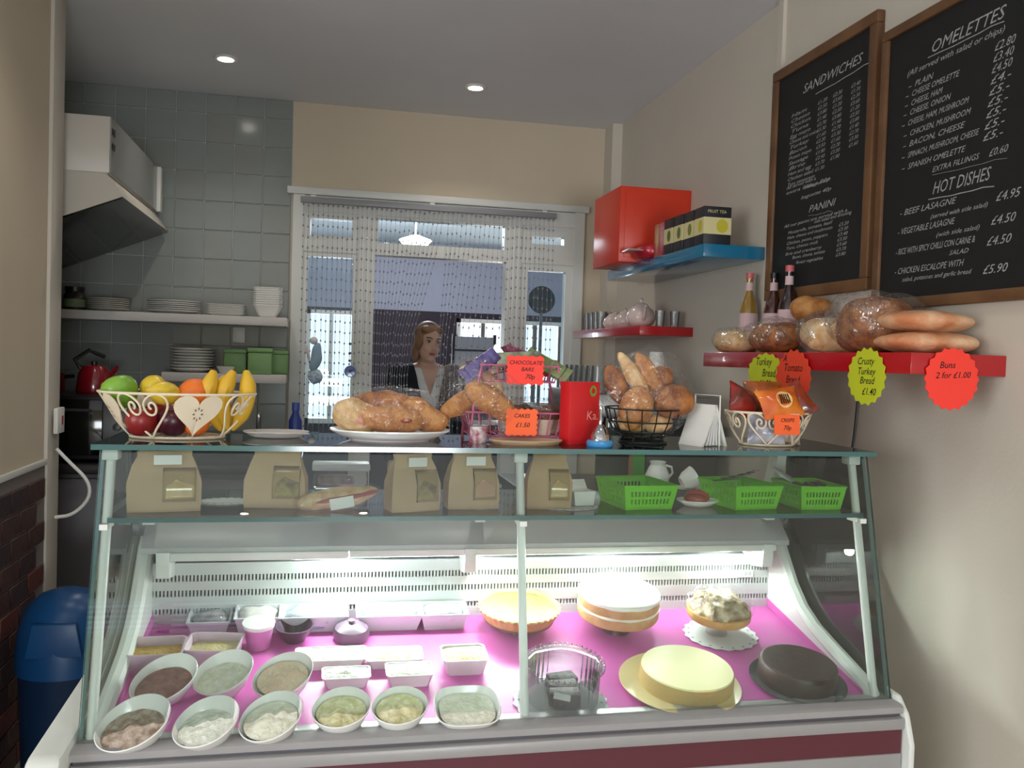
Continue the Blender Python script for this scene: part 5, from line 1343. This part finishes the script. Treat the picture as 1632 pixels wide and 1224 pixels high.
# worktop units along the back wall
for i, (xa, xb, lb) in enumerate(((-2.05, -1.40, 'grey kitchen base unit beside the side wall'), (-1.395, -.80, 'grey kitchen base unit under the black oven'), (-.795, -.20, 'grey kitchen base unit beside the glazed screen'))):
    t = thing('base_unit', lb, 'cabinet', ((xa+xb)/2, 3.92, 0), group='kitchen base units')
    w_ = (xb-xa)/2; um = mat('unit_grey', (104, 102, 106), .45)
    B().lo(-w_, w_, -.25, .28, .10, .95).obj('carcass', um, t)
    B().lo(-w_, w_, -.21, .28, 0, .10).obj('plinth', dark, t)
    for sx in (-1, 1):
        d_ = B().lo(min(0, sx*w_)+.004, max(0, sx*w_)-.004, -.27, -.25, .12, .93, bev=.003).obj('door', um, t)
        B().tube([(sx*.05, -.28, .70), (sx*.05, -.28, .84)], .005).obj('handle', chrome, d_)
o = B().lo(-2.08, -.09, 3.62, 4.205, .951, .990, bev=.004).obj('worktop', mat('worktop_dark', (40, 38, 38), .35)); tag(o, 'long dark kitchen worktop below the grey tiles', 'worktop')
KZ = .991
p = at(150, 690, Y=3.66)
t = thing('mini_oven', 'black mini oven on the dark worktop behind the fruit basket', 'oven', (-.93, 3.85, KZ))
B().lo(-.25, .19, -.19, .19, .012, .26, bev=.006).obj('body', dark, t)
d_ = B().lo(-.24, .09, -.202, -.19, .03, .245, bev=.003).obj('door', mat('oven_glass', (12, 14, 14), .08), t)
B().tube([(-.20, -.215, .205), (.05, -.215, .205)], .006).obj('door_handle', mat('handle_grey', (90, 94, 92), .3, metal=.6), d_)
for z_ in (.08, .14, .20): B().lathe([(.016, 0), (.014, .014), (0, .015)], seg=18, mt=Matrix.Rotation(R(90), 4, 'X'), c=(.14, -.190, z_)).obj('control_knob', mat('handle_grey', (90, 94, 92), .3), t)
for sx in (-.22, .16):
    for sy in (-.16, .16): B().lo(sx-.012, sx+.012, sy-.012, sy+.012, 0, .012).obj('foot', dark, t)
OZ2 = KZ+.2605
t = thing('kettle', 'red kettle with a black handle on top of the mini oven', 'kettle', (kx(150, 3.86, 600), 3.86, OZ2), (0, 0, R(30)))
B().lathe([(0, 0), (.064, 0), (.068, .012), (.060, .080), (.044, .112), (0, .118)], seg=32).obj('body', mat('kettle_red', (128, 18, 30), .2, coat=.5), t)
B().lathe([(.012, .117), (.012, .130), (0, .133)], seg=16).obj('lid_knob', dark, t)
B().tube([(-.050, 0, .100), (-.075, 0, .135), (-.02, 0, .175), (.04, 0, .150)], .009).obj('handle', dark, t)
B().tube([(.054, 0, .070), (.082, 0, .094), (.092, 0, .112)], .012, taper=lambda u: 1-.4*u).obj('spout', MATS['kettle_red'], t)
t = thing('saucepan', 'dark red saucepan beside the kettle on the mini oven', 'saucepan', (kx(104, 3.86, 600)-.075, 3.86, OZ2))
B().lathe([(0, 0), (.070, 0), (.074, .010), (.074, .080), (.070, .080), (.069, .012), (0, .006)], seg=32).obj('pan', mat('pan_red', (96, 26, 26), .3), t)
B().lathe([(.075, .080), (.06, .094), (.014, .100), (.014, .112), (0, .116)], seg=32).obj('lid', mat('pan_lid', (110, 96, 90), .2, metal=.6), t)
B().tube([(.07, 0, .064), (.11, -.01, .068)], .008).obj('side_handle', dark, t)
t = thing('spray_bottle', 'blue plastic bottle on the worktop beside the glazed screen', 'bottle', (kx(471, 3.75, 670), 3.75, KZ))
B().lathe([(0, 0), (.026, 0), (.028, .008), (.028, .170), (.014, .200), (.013, .215)], seg=24, cap1=True).obj('body', mat('blue_plastic', (50, 66, 140), .3), t)
B().lathe([(.016, .212), (.016, .245), (0, .247)], seg=16).obj('cap', mat('blue_cap', (70, 90, 170), .3), t)
t = thing('sink_tap', 'dark curved sink tap on the worktop under the lower shelf', 'tap', (kx(413, 3.95, 660), 3.98, KZ))
B().lathe([(.022, 0), (.020, .012), (.011, .016), (.010, .10), (0, .10)], seg=20, cap0=True).obj('base', steel, t)
B().tube([(0, 0, .09)]+[(0, -.05+.05*math.cos(a), .14+.05*math.sin(a)) for a in [R(q) for q in range(0, 190, 18)]]+[(0, -.10, .11)], .008).obj('spout', steel, t)

# ---- angled cooker hood (fixed to the side wall of the kitchen corner)
hood = thing('cooker_hood', 'white cooker hood with a tilted dark glass underside', 'cooker hood', (-.75, 3.72, 1.70))
hw = mat('hood_white', (196, 190, 180), .35); hg = mat('hood_side_grey', (150, 152, 150), .25, metal=.4)
ya, yb = 3.29-3.72, 4.18-3.72
B().lo(-1.36, .0, ya, yb, .345, .540, bev=.003).obj('box_body', hw, hood)
B().lo(.0, .004, ya+.004, yb-.004, .347, .538).obj('side_panel', hg, hood)
B().lo(.001, .02, yb-.05, yb, .345, .540, bev=.002).obj('end_strip', white, hood)
for z_ in (.48, .43): B().lo(.004, .007, ya+.012, ya+.05, z_, z_+.022).obj('switch_slot', dark, hood)
# tilted lower shell
sl = math.tan(R(23))
xr = .045; zr = .262
xl = -1.36; zl = zr-sl*.75*1.0-.06
xm = -.62; zm = zr-sl*(xr-xm)
B().prism([(xr, zr), (xr-.004, zr+.012), (-.01, .345), (-1.36, .345), (-1.36, zm+.006), (xm, zm+.006)], ya, yb, axis='y').obj('lower_shell', hw, hood)
B().prism([(xr, zr-.002), (xr, zr+.004), (xm, zm+.010), (xm, zm)], ya-.004, yb, axis='y').obj('dark_glass', mat('hood_glass', (12, 13, 14), .12), hood)

# ---- light switch, cable and waste bin by the left pier
p = at(90, 668, Y=YP+.02)
t = thing('fused_switch', 'white fused switch with a red mark on the end of the left pier', 'switch', (XL+.020, YP-.045, 1.195), (R(90), 0, R(90)))
B().box((0, 0, .006), (.078, .085, .014), bev=.003).obj('plate', white, t)
B().box((.01, 0, .014), (.012, .030, .003)).obj('rocker', mat('switch_red', (140, 50, 60), .5), t)
pts = [(XL+.018, YP-.04, 1.10), (XL+.06, YP-.03, 1.05), (XL+.115, YP-.02, .99), (XL+.12, YP-.02, .93), (XL+.07, YP-.03, .875), (XL+.016, YP-.04, .87)]
for _ in range(2):
    q = [pts[0]]
    for u, v in zip(pts, pts[1:]): q += [tuple(.75*a+.25*c for a, c in zip(u, v)), tuple(.25*a+.75*c for a, c in zip(u, v))]
    pts = q+[pts[-1]]
tag(B().tube(pts, .006, seg=8).obj('flex_cable', white), 'looped white flex hanging under the switch on the left pier', 'cable')
bm_ = mat('bin_blue', (16, 72, 124), .35); bm2 = mat('bin_navy', (18, 46, 78), .4)
t = thing('waste_bin', 'blue domed swing-top waste bin beside the display case', 'bin', (-.722, 2.76, 0))
t.scale = (.88, .88, 1.18)
B().lathe([(0, 0), (.115, 0), (.120, .006), (.142, .42), (.150, .43), (.150, .45), (0, .45)], seg=40).obj('body', bm2, t)
lid = B().lathe([(.152, .43), (.153, .47), (.146, .53), (.122, .582), (.084, .61), (.04, .622), (0, .624)], seg=40).obj('domed_lid', bm_, t)
B().prism([(-.085, .485), (.085, .485), (.065, .565), (-.065, .565)], -.150, -.128, axis='y', bev=.004).obj('swing_flap', bm_, lid)
# ================================================================ BEAD CURTAIN, ORNAMENTS, BACK ROOM
t = thing('curtain_rail', 'grey rail across the top of the glazed screen carrying the bead curtain', 'rail', (.475, YB-.052, 2.146))
B().lo(-.606, .606, -.012, .012, -.014, .014, bev=.003).obj('rail', mat('rail_grey', (136, 138, 142), .4), t)
for x in (-.55, 0, .55): B().lo(x-.012, x+.012, .012, .030, -.012, .026).obj('rail_bracket', white, t)
beadm = mat('bead_crystal', (170, 174, 186), .08, spec=1.0, coat=.6, metal=.35)
b = B()
NS = 54
for i in range(NS):
    u = i/(NS-1); x0 = -.118+1.186*u
    z0, z1 = 2.132, 1.02
    bow = 0.0
    xa, xb = at(597, 500, Y=YB-.05).x, at(803, 500, Y=YB-.05).x
    mid_ = (xa+xb)/2+.02
    gap0, gap1 = at(652, 560, Y=YB-.05).x, at(697, 560, Y=YB-.05).x
    if xa < x0 < mid_: bow = (xa+(gap0-xa)*(x0-xa)/(mid_-xa))-x0
    elif mid_ <= x0 < xb: bow = (gap1+(xb-gap1)*((x0-mid_)/(xb-mid_))**1.5)-x0
    pts = []
    nb = 23
    yy = YB-.052+rnd.uniform(-.004, .004); ph = rnd.uniform(0, .3)
    sw = rnd.uniform(-.004, .004)
    for k in range(nb):
        s_ = (k+ph)/nb
        pts.append(Vector((x0+bow*min(1, s_*1.7)**1.3+sw*s_, yy, z0+(z1-z0)*s_)))
    b.tube([Vector((x0, yy, z0))]+pts[::4]+[pts[-1]], .0009, seg=3)
    for p in pts:
        r_ = .0044
        v = [b.bm.verts.new(p+Vector(q)) for q in ((r_, 0, 0), (0, r_, 0), (-r_, 0, 0), (0, -r_, 0), (0, 0, r_*1.7), (0, 0, -r_*1.7))]
        for a in range(4):
            b.face([v[a], v[(a+1) % 4], v[4]]); b.face([v[(a+1) % 4], v[a], v[5]])
o = b.obj('bead_curtain', beadm, None, smooth=False)
tag(o, 'sparkling crystal bead curtain hanging in the glazed screen', 'bead curtain', kind='stuff')
# hanging ornaments in the left side light
Yh = YB-.075
p = at(558, 592, Y=Yh)
t = thing('hanging_ornament', 'small flat blue glass disc hanging on a beaded thread', 'ornament', p)
B().lathe([(0, -.004), (.024, -.003), (.027, 0), (.024, .003), (0, .004)], seg=28, mt=Matrix.Rotation(R(90), 4, 'X')).obj('disc', mat('blue_glass', (70, 92, 160), .1, coat=.6), t)
B().lathe([(0, -.0055), (.008, -.005), (.008, .005), (0, .0055)], seg=16, mt=Matrix.Rotation(R(90), 4, 'X')).obj('disc_centre', mat('blue_glass_dark', (44, 60, 140), .1), t)
B().tube([(0, 0, .025), (-.004, 0, .13)], .0012, seg=4).obj('thread', dark, t)
for z_ in (.05, .085, .128): B().blob((-.003, 0, z_), (.007, .006, .006)).obj('thread_bead', mat('bead_slate', (90, 100, 120), .2), t)
B().tube([(-.004, 0, .13), (-.004, 0, 1.87-p.z)], .0007, seg=4).obj('hanging_thread', mat('thread_pale', (150, 160, 170), .6), t)
p = at(503, 570, Y=Yh)
t = thing('hanging_figure', 'pale blue fabric bird ornament with a white ball head', 'ornament', p)
B().blob((0, 0, 0), (.026, .014, .070), amp=.008, freq=20, rot=(0, R(10), 0)).obj('body', mat('pale_blue_fabric', (150, 178, 200), .8), t)
B().blob((-.010, 0, .078), (.018, .014, .018)).obj('head', mat('pom_white', (226, 230, 232), .9), t)
B().blob((-.034, 0, .02), (.008, .006, .036), rot=(0, R(-10), 0)).obj('wing', mat('pale_pink_fabric', (224, 206, 208), .8), t)
B().blob((.0, 0, -.085), (.034, .010, .036), amp=.006, freq=30).obj('skirt', mat('pale_blue_print', (130, 164, 196), .8, rgb2=(210, 220, 228), scale=60), t)
B().tube([(-.010, 0, .096), (-.010, 0, 1.87-p.z)], .0007, seg=4).obj('hanging_thread', MATS['thread_pale'], t)

# back room lamp, easel, lamp stand, table lamp, table
p = at(662, 386, Y=6.8)
t = thing('pendant_lamp', 'bright round pendant lamp in the back room', 'pendant lamp', (p.x, p.y, 2.56))
dz = p.z-2.56
B().lathe([(.05, 0), (.045, -.03), (.008, -.035), (0, -.035)], seg=24).obj('ceiling_rose', white, t)
B().tube([(0, 0, -.03), (0, 0, dz+.05)], .006).obj('flex', white, t)
B().lathe([(.03, dz+.05), (.12, dz+.02), (.125, dz+.012)], seg=36).obj('shade', white, t)
B().lathe([(.12, dz+.012), (.09, dz-.03), (0, dz-.045)], seg=36).obj('diffuser', mat('diffuser_glow', (255, 252, 244), .4, emit=26), t)
for nm_, lx_, ly_, lz_, en in (('pendant_light', 0, 0, dz+.10, 85), ):
    l = bpy.data.lights.new(nm_, 'POINT'); l.energy = en; l.shadow_soft_size = .10; l.color = (.92, .96, 1.0)
    lo2 = bpy.data.objects.new(nm_, l); C.objects.link(lo2); lo2.parent = t; lo2.location = (lx_, ly_, lz_)
Yq = 6.6
a = at(725, 536, Y=Yq); c = at(785, 576, Y=Yq)
t = thing('easel_board', 'grey notice board with a dark frame standing in the back room', 'notice board', ((a.x+c.x)/2, Yq, 0))
w_ = (c.x-a.x)/2; zt, zb = a.z, a.z-.55
B().lo(-w_, w_, -.012, .012, zb, zt).obj('panel', mat('board_grey', (206, 214, 226), .6), t)
B().lo(-w_-.02, -w_, -.018, .018, 0, zt+.02).lo(w_, w_+.02, -.018, .018, 0, zt+.02).obj('frame_legs', mat('frame_slate', (60, 62, 70), .5), t)
B().lo(-w_, w_, -.014, .014, zt-.11, zt-.095).obj('clip_bar', mat('frame_slate', (60, 62, 70), .5), t)
B().lo(-w_, w_, -.25, .25, 0, .02).obj('foot', mat('frame_slate', (60, 62, 70), .5), t)
Yq = 6.0
p = at(863, 478, Y=Yq)
t = thing('round_floor_lamp', 'dark round lamp head on a slim pole seen through the side light', 'floor lamp', (p.x, Yq, 0))
B().lathe([(0, -.03), (.07, -.028), (.094, -.01), (.097, .006), (.06, .03), (0, .034)], seg=32, mt=Matrix.Rotation(R(90), 4, 'X'), c=(0, 0, p.z)).obj('lamp_head', mat('lamp_black', (26, 28, 30), .5), t)
B().tube([(0, 0, .02), (0, 0, p.z-.09)], .012, seg=8).obj('pole', mat('pole_grey', (110, 116, 122), .4), t)
B().lathe([(.16, 0), (.16, .02), (.02, .03), (0, .03)], seg=28, cap0=True).obj('base', mat('lamp_black', (26, 28, 30), .5), t)
Yq = 5.7
p = at(818, 552, Y=Yq)
t = thing('side_table', 'dark wooden side table behind the glazed screen', 'table', (p.x+.10, Yq, 0))
dw = mat('dark_wood', (60, 44, 40), .5)
B().lo(-.40, .40, -.22, .22, .98, 1.02, bev=.004).obj('table_top', dw, t)
for sx in (-1, 1):
    for sy in (-1, 1): B().lo(sx*.36-.02, sx*.36+.02, sy*.18-.02, sy*.18+.02, 0, .98).obj('leg', dw, t)
t = thing('table_lamp', 'table lamp with a conical beige shade on the side table', 'lamp', (p.x, Yq, 1.021))
B().lathe([(.06, 0), (.06, .012), (.012, .02), (.012, .30), (0, .30)], seg=24, cap0=True).obj('lamp_base', dw, t)
B().lathe([(.13, .27), (.035, .57), (.033, .57), (.127, .27)], seg=32).obj('lamp_shade', mat('shade_beige', (206, 178, 150), .8), t)
# ================================================================ PERSON
def rm(name, fn, m_, parent, vox, smooth=6):
    """union of rough volumes, voxel-remeshed to one continuous skin and smoothed"""
    b = B(); fn(b)
    me = b.me(name+'_src'); o = bpy.data.objects.new(name+'_src', me); C.objects.link(o)
    r_ = o.modifiers.new('r', 'REMESH'); r_.mode = 'VOXEL'; r_.voxel_size = vox
    s_ = o.modifiers.new('s', 'SMOOTH'); s_.iterations = smooth; s_.factor = .5
    dg = bpy.context.evaluated_depsgraph_get()
    me2 = bpy.data.meshes.new_from_object(o.evaluated_get(dg)); bpy.data.objects.remove(o)
    me2.materials.clear(); me2.name = name
    me2.polygons.foreach_set('use_smooth', [True]*len(me2.polygons))
    return mk(name, me2, m_, parent)
PY = 5.1
hp = at(683, 546, Y=PY)
per = thing('person', 'woman in a dark cardigan over a white V-neck top standing in the doorway', 'person', (hp.x, PY, 0), (0, 0, R(2)))
skin = mat('skin', (214, 172, 152), .5, var=.05, scale=30)
HZ = hp.z
def limb(b, p, q, r0, r1, n=8): b.tube([Vector(p).lerp(Vector(q), i/n) for i in range(n+1)], 1.0, seg=12, taper=lambda u: r0+(r1-r0)*u); b.blob(p, (r0,)*3, seg=12, ring=8); b.blob(q, (r1,)*3, seg=12, ring=8)
mh = Matrix.Translation((0, 0, HZ)) @ Matrix.Rotation(R(14), 4, 'Z') @ Matrix.Rotation(R(5), 4, 'Y') @ Matrix.Rotation(R(4), 4, 'X')
H3 = Euler((R(4), R(5), R(14))).to_matrix()
def hpnt(x, y, z): return mh @ Vector((x, y, z))
hrot = mh.to_euler()
SHZ = HZ-.138
def body(b):
    b.blob(hpnt(0, .010, .030), (.070, .090, .084), rot=hrot, seg=24, ring=18)          # skull
    b.blob(hpnt(0, -.022, -.042), (.056, .062, .072), rot=hrot, seg=24, ring=16)         # face / jaw
    b.blob(hpnt(0, -.064, -.092), (.022, .018, .016), rot=hrot)                          # chin
    b.blob(hpnt(.030, -.058, -.036), (.022, .020, .022), rot=hrot); b.blob(hpnt(-.030, -.058, -.036), (.022, .020, .022), rot=hrot)
    b.tube([hpnt(0, -.074, .012), hpnt(0, -.090, -.014), hpnt(0, -.099, -.030), hpnt(0, -.082, -.040)], .011, seg=10, taper=lambda u: .6+.5*u)
    b.blob(hpnt(0, -.070, .030), (.046, .018, .012), rot=hrot)                           # brow
    b.blob(hpnt(.071, .010, -.012), (.008, .016, .026), rot=hrot); b.blob(hpnt(-.071, .010, -.012), (.008, .016, .026), rot=hrot)
    limb(b, (0, .030, HZ-.06), (0, .068, SHZ+.0), .048, .056)                            # neck
    b.blob((0, .065, SHZ-.06), (.165, .085, .085)); b.blob((0, .055, SHZ-.20), (.145, .095, .14)); b.blob((0, .045, SHZ-.38), (.122, .085, .14)); b.blob((0, .035, SHZ-.56), (.162, .105, .13))
    for s_ in (-1, 1):
        limb(b, (s_*.165, .065, SHZ-.035), (s_*.205, .04, SHZ-.30), .046, .038)
        limb(b, (s_*.205, .04, SHZ-.30), (s_*.205, -.01, SHZ-.53), .037, .026)
        b.blob((s_*.205, -.02, SHZ-.585), (.016, .036, .045))
        for k in range(4):
            y = -.046+.018*k; L_ = (.062, .072, .068, .054)[k]
            limb(b, (s_*.206, y, SHZ-.615), (s_*.203, y-.004, SHZ-.615-L_*.55), .0092, .0085, 3); limb(b, (s_*.203, y-.004, SHZ-.615-L_*.55), (s_*.196, y-.002, SHZ-.615-L_), .0085, .0075, 3)
        limb(b, (s_*.200, -.046, SHZ-.575), (s_*.190, -.068, SHZ-.61), .0105, .0085, 3)
        limb(b, (s_*.085, .035, SHZ-.60), (s_*.090, .03, SHZ-.98), .078, .052); limb(b, (s_*.090, .03, SHZ-.98), (s_*.092, .045, .07), .052, .034)
        b.blob((s_*.095, -.01, .035), (.040, .105, .034))
rm('body', body, skin, per, .0062, 4)
for s_ in (-1, 1):
    e_ = B().blob((0, 0, 0), (.0115, .006, .0058), seg=14, ring=10).obj('eye', mat('eye_white', (214, 208, 202), .2), per, loc=hpnt(s_*.030, -.0745, .006), rot=hrot)
    B().blob((0, -.0045, 0), (.0058, .003, .0054), seg=12, ring=8).obj('iris', mat('iris_dark', (46, 36, 32), .2), e_)
    B().tube([(-.014, .002, .004), (-.006, -.002, .0075), (.006, -.002, .0075), (.014, .003, .003)], .0020, seg=6).obj('upper_lid', mat('lash', (60, 40, 36), .6), e_)
    B().tube([H3 @ Vector(q) for q in ((s_*.012, 0, 0), (s_*.030, -.003, .006), (s_*.048, .008, .002))], .0030, seg=6).obj('eyebrow', mat('brow', (104, 76, 58), .8), per, loc=hpnt(0, -.084, .026))
B().blob((0, 0, .003), (.022, .008, .0042), seg=16, ring=8).blob((0, 0, -.0045), (.019, .008, .0050), seg=16, ring=8).obj('lips', mat('lips', (176, 96, 94), .4), per, loc=hpnt(0, -.077, -.060), rot=hrot)
def hair(b):
    b.blob(hpnt(0, .022, .044), (.080, .094, .082), rot=hrot, seg=26, ring=18)
    b.blob(hpnt(-.058, .006, .010), (.024, .052, .070), rot=hrot); b.blob(hpnt(.060, .024, .004), (.022, .050, .066), rot=hrot)
    b.blob(hpnt(-.030, -.046, .074), (.048, .028, .024), rot=hrot); b.blob(hpnt(.028, -.040, .074), (.040, .028, .024), rot=hrot)
    b.blob(hpnt(-.050, .040, -.056), (.030, .044, .060), rot=hrot); b.blob(hpnt(.01, .085, -.03), (.055, .034, .080), rot=hrot)
    b.blob(hpnt(-.062, .012, -.070), (.017, .028, .052), rot=hrot)
rm('hair', hair, mat('hair_blonde', (118, 84, 62), .55, rgb2=(164, 126, 92), scale=18), per, .006, 3)
def torso(b, g):
    b.blob((0, .068, SHZ-.065), (.172+g, .090+g, .080+g)); b.blob((0, .055, SHZ-.20), (.152+g, .104+g, .15)); b.blob((0, .045, SHZ-.38), (.130+g, .094+g, .16)); b.blob((0, .035, SHZ-.55), (.170+g, .114+g, .13))
def top(b):
    torso(b, .002)
tp = rm('white_top', top, mat('white_cotton', (224, 222, 222), .8), per, .009, 4)
cg = mat('navy_cardigan', (26, 30, 38), .85, var=.2, scale=40)
def cardi(b):
    torso(b, .012)
    for s_ in (-1, 1):
        limb(b, (s_*.160, .066, SHZ-.045), (s_*.207, .04, SHZ-.30), .062, .050); limb(b, (s_*.207, .04, SHZ-.30), (s_*.205, -.006, SHZ-.52), .050, .037)
cd = rm('cardigan', cardi, cg, per, .008, 4)
# open V neck: cut faces of top and cardigan in front of the chest
def vcut(o, zlow, wtop, ztop, extra=0.0):
    bm = bmesh.new(); bm.from_mesh(o.data)
    for sg in (-1, 1):      # cut clean edges along both sides of the V
        bmesh.ops.bisect_plane(bm, geom=bm.verts[:]+bm.edges[:]+bm.faces[:], dist=1e-5, plane_co=(.012+sg*extra, 0, zlow), plane_no=Vector((ztop-zlow, 0, -sg*wtop)).normalized())
    bmesh.ops.bisect_plane(bm, geom=bm.verts[:]+bm.edges[:]+bm.faces[:], dist=1e-5, plane_co=(0, .075, 0), plane_no=(0, 1, 0))
    kill = []
    for f in bm.faces:
        c_ = f.calc_center_median()
        if c_.y < .075 and c_.z > zlow:
            k = (c_.z-zlow)/(ztop-zlow)
            if abs(c_.x-.012) < wtop*k+extra: kill.append(f)
        elif c_.z > ztop-.02 and math.hypot(c_.x, c_.y-.065) < .082: kill.append(f)
    bmesh.ops.delete(bm, geom=kill, context='FACES'); bm.to_mesh(o.data); bm.free()
    solid(o, .006)
vcut(tp, SHZ-.17, .060, SHZ+.01)
vcut(cd, SHZ-.40, .088, SHZ+.01, .006)
def trous(b):
    b.blob((0, .035, SHZ-.60), (.172, .116, .12))
    for s_ in (-1, 1):
        limb(b, (s_*.087, .035, SHZ-.62), (s_*.092, .03, SHZ-.98), .092, .068); limb(b, (s_*.092, .03, SHZ-.98), (s_*.094, .045, .085), .068, .060)
rm('trousers', trous, mat('dark_trousers', (30, 30, 36), .85), per, .010, 4)
for s_ in (-1, 1):
    B().blob((s_*.096, -.012, .038), (.046, .116, .038), flat=-.038, seg=20, ring=12).obj('shoe', mat('shoe_black', (20, 20, 20), .4), per)
B().tube([(.046, -.072, SHZ-.215), (.060, -.070, SHZ-.208), (.088, -.060, SHZ-.200)], .004).obj('pen', chrome, per)
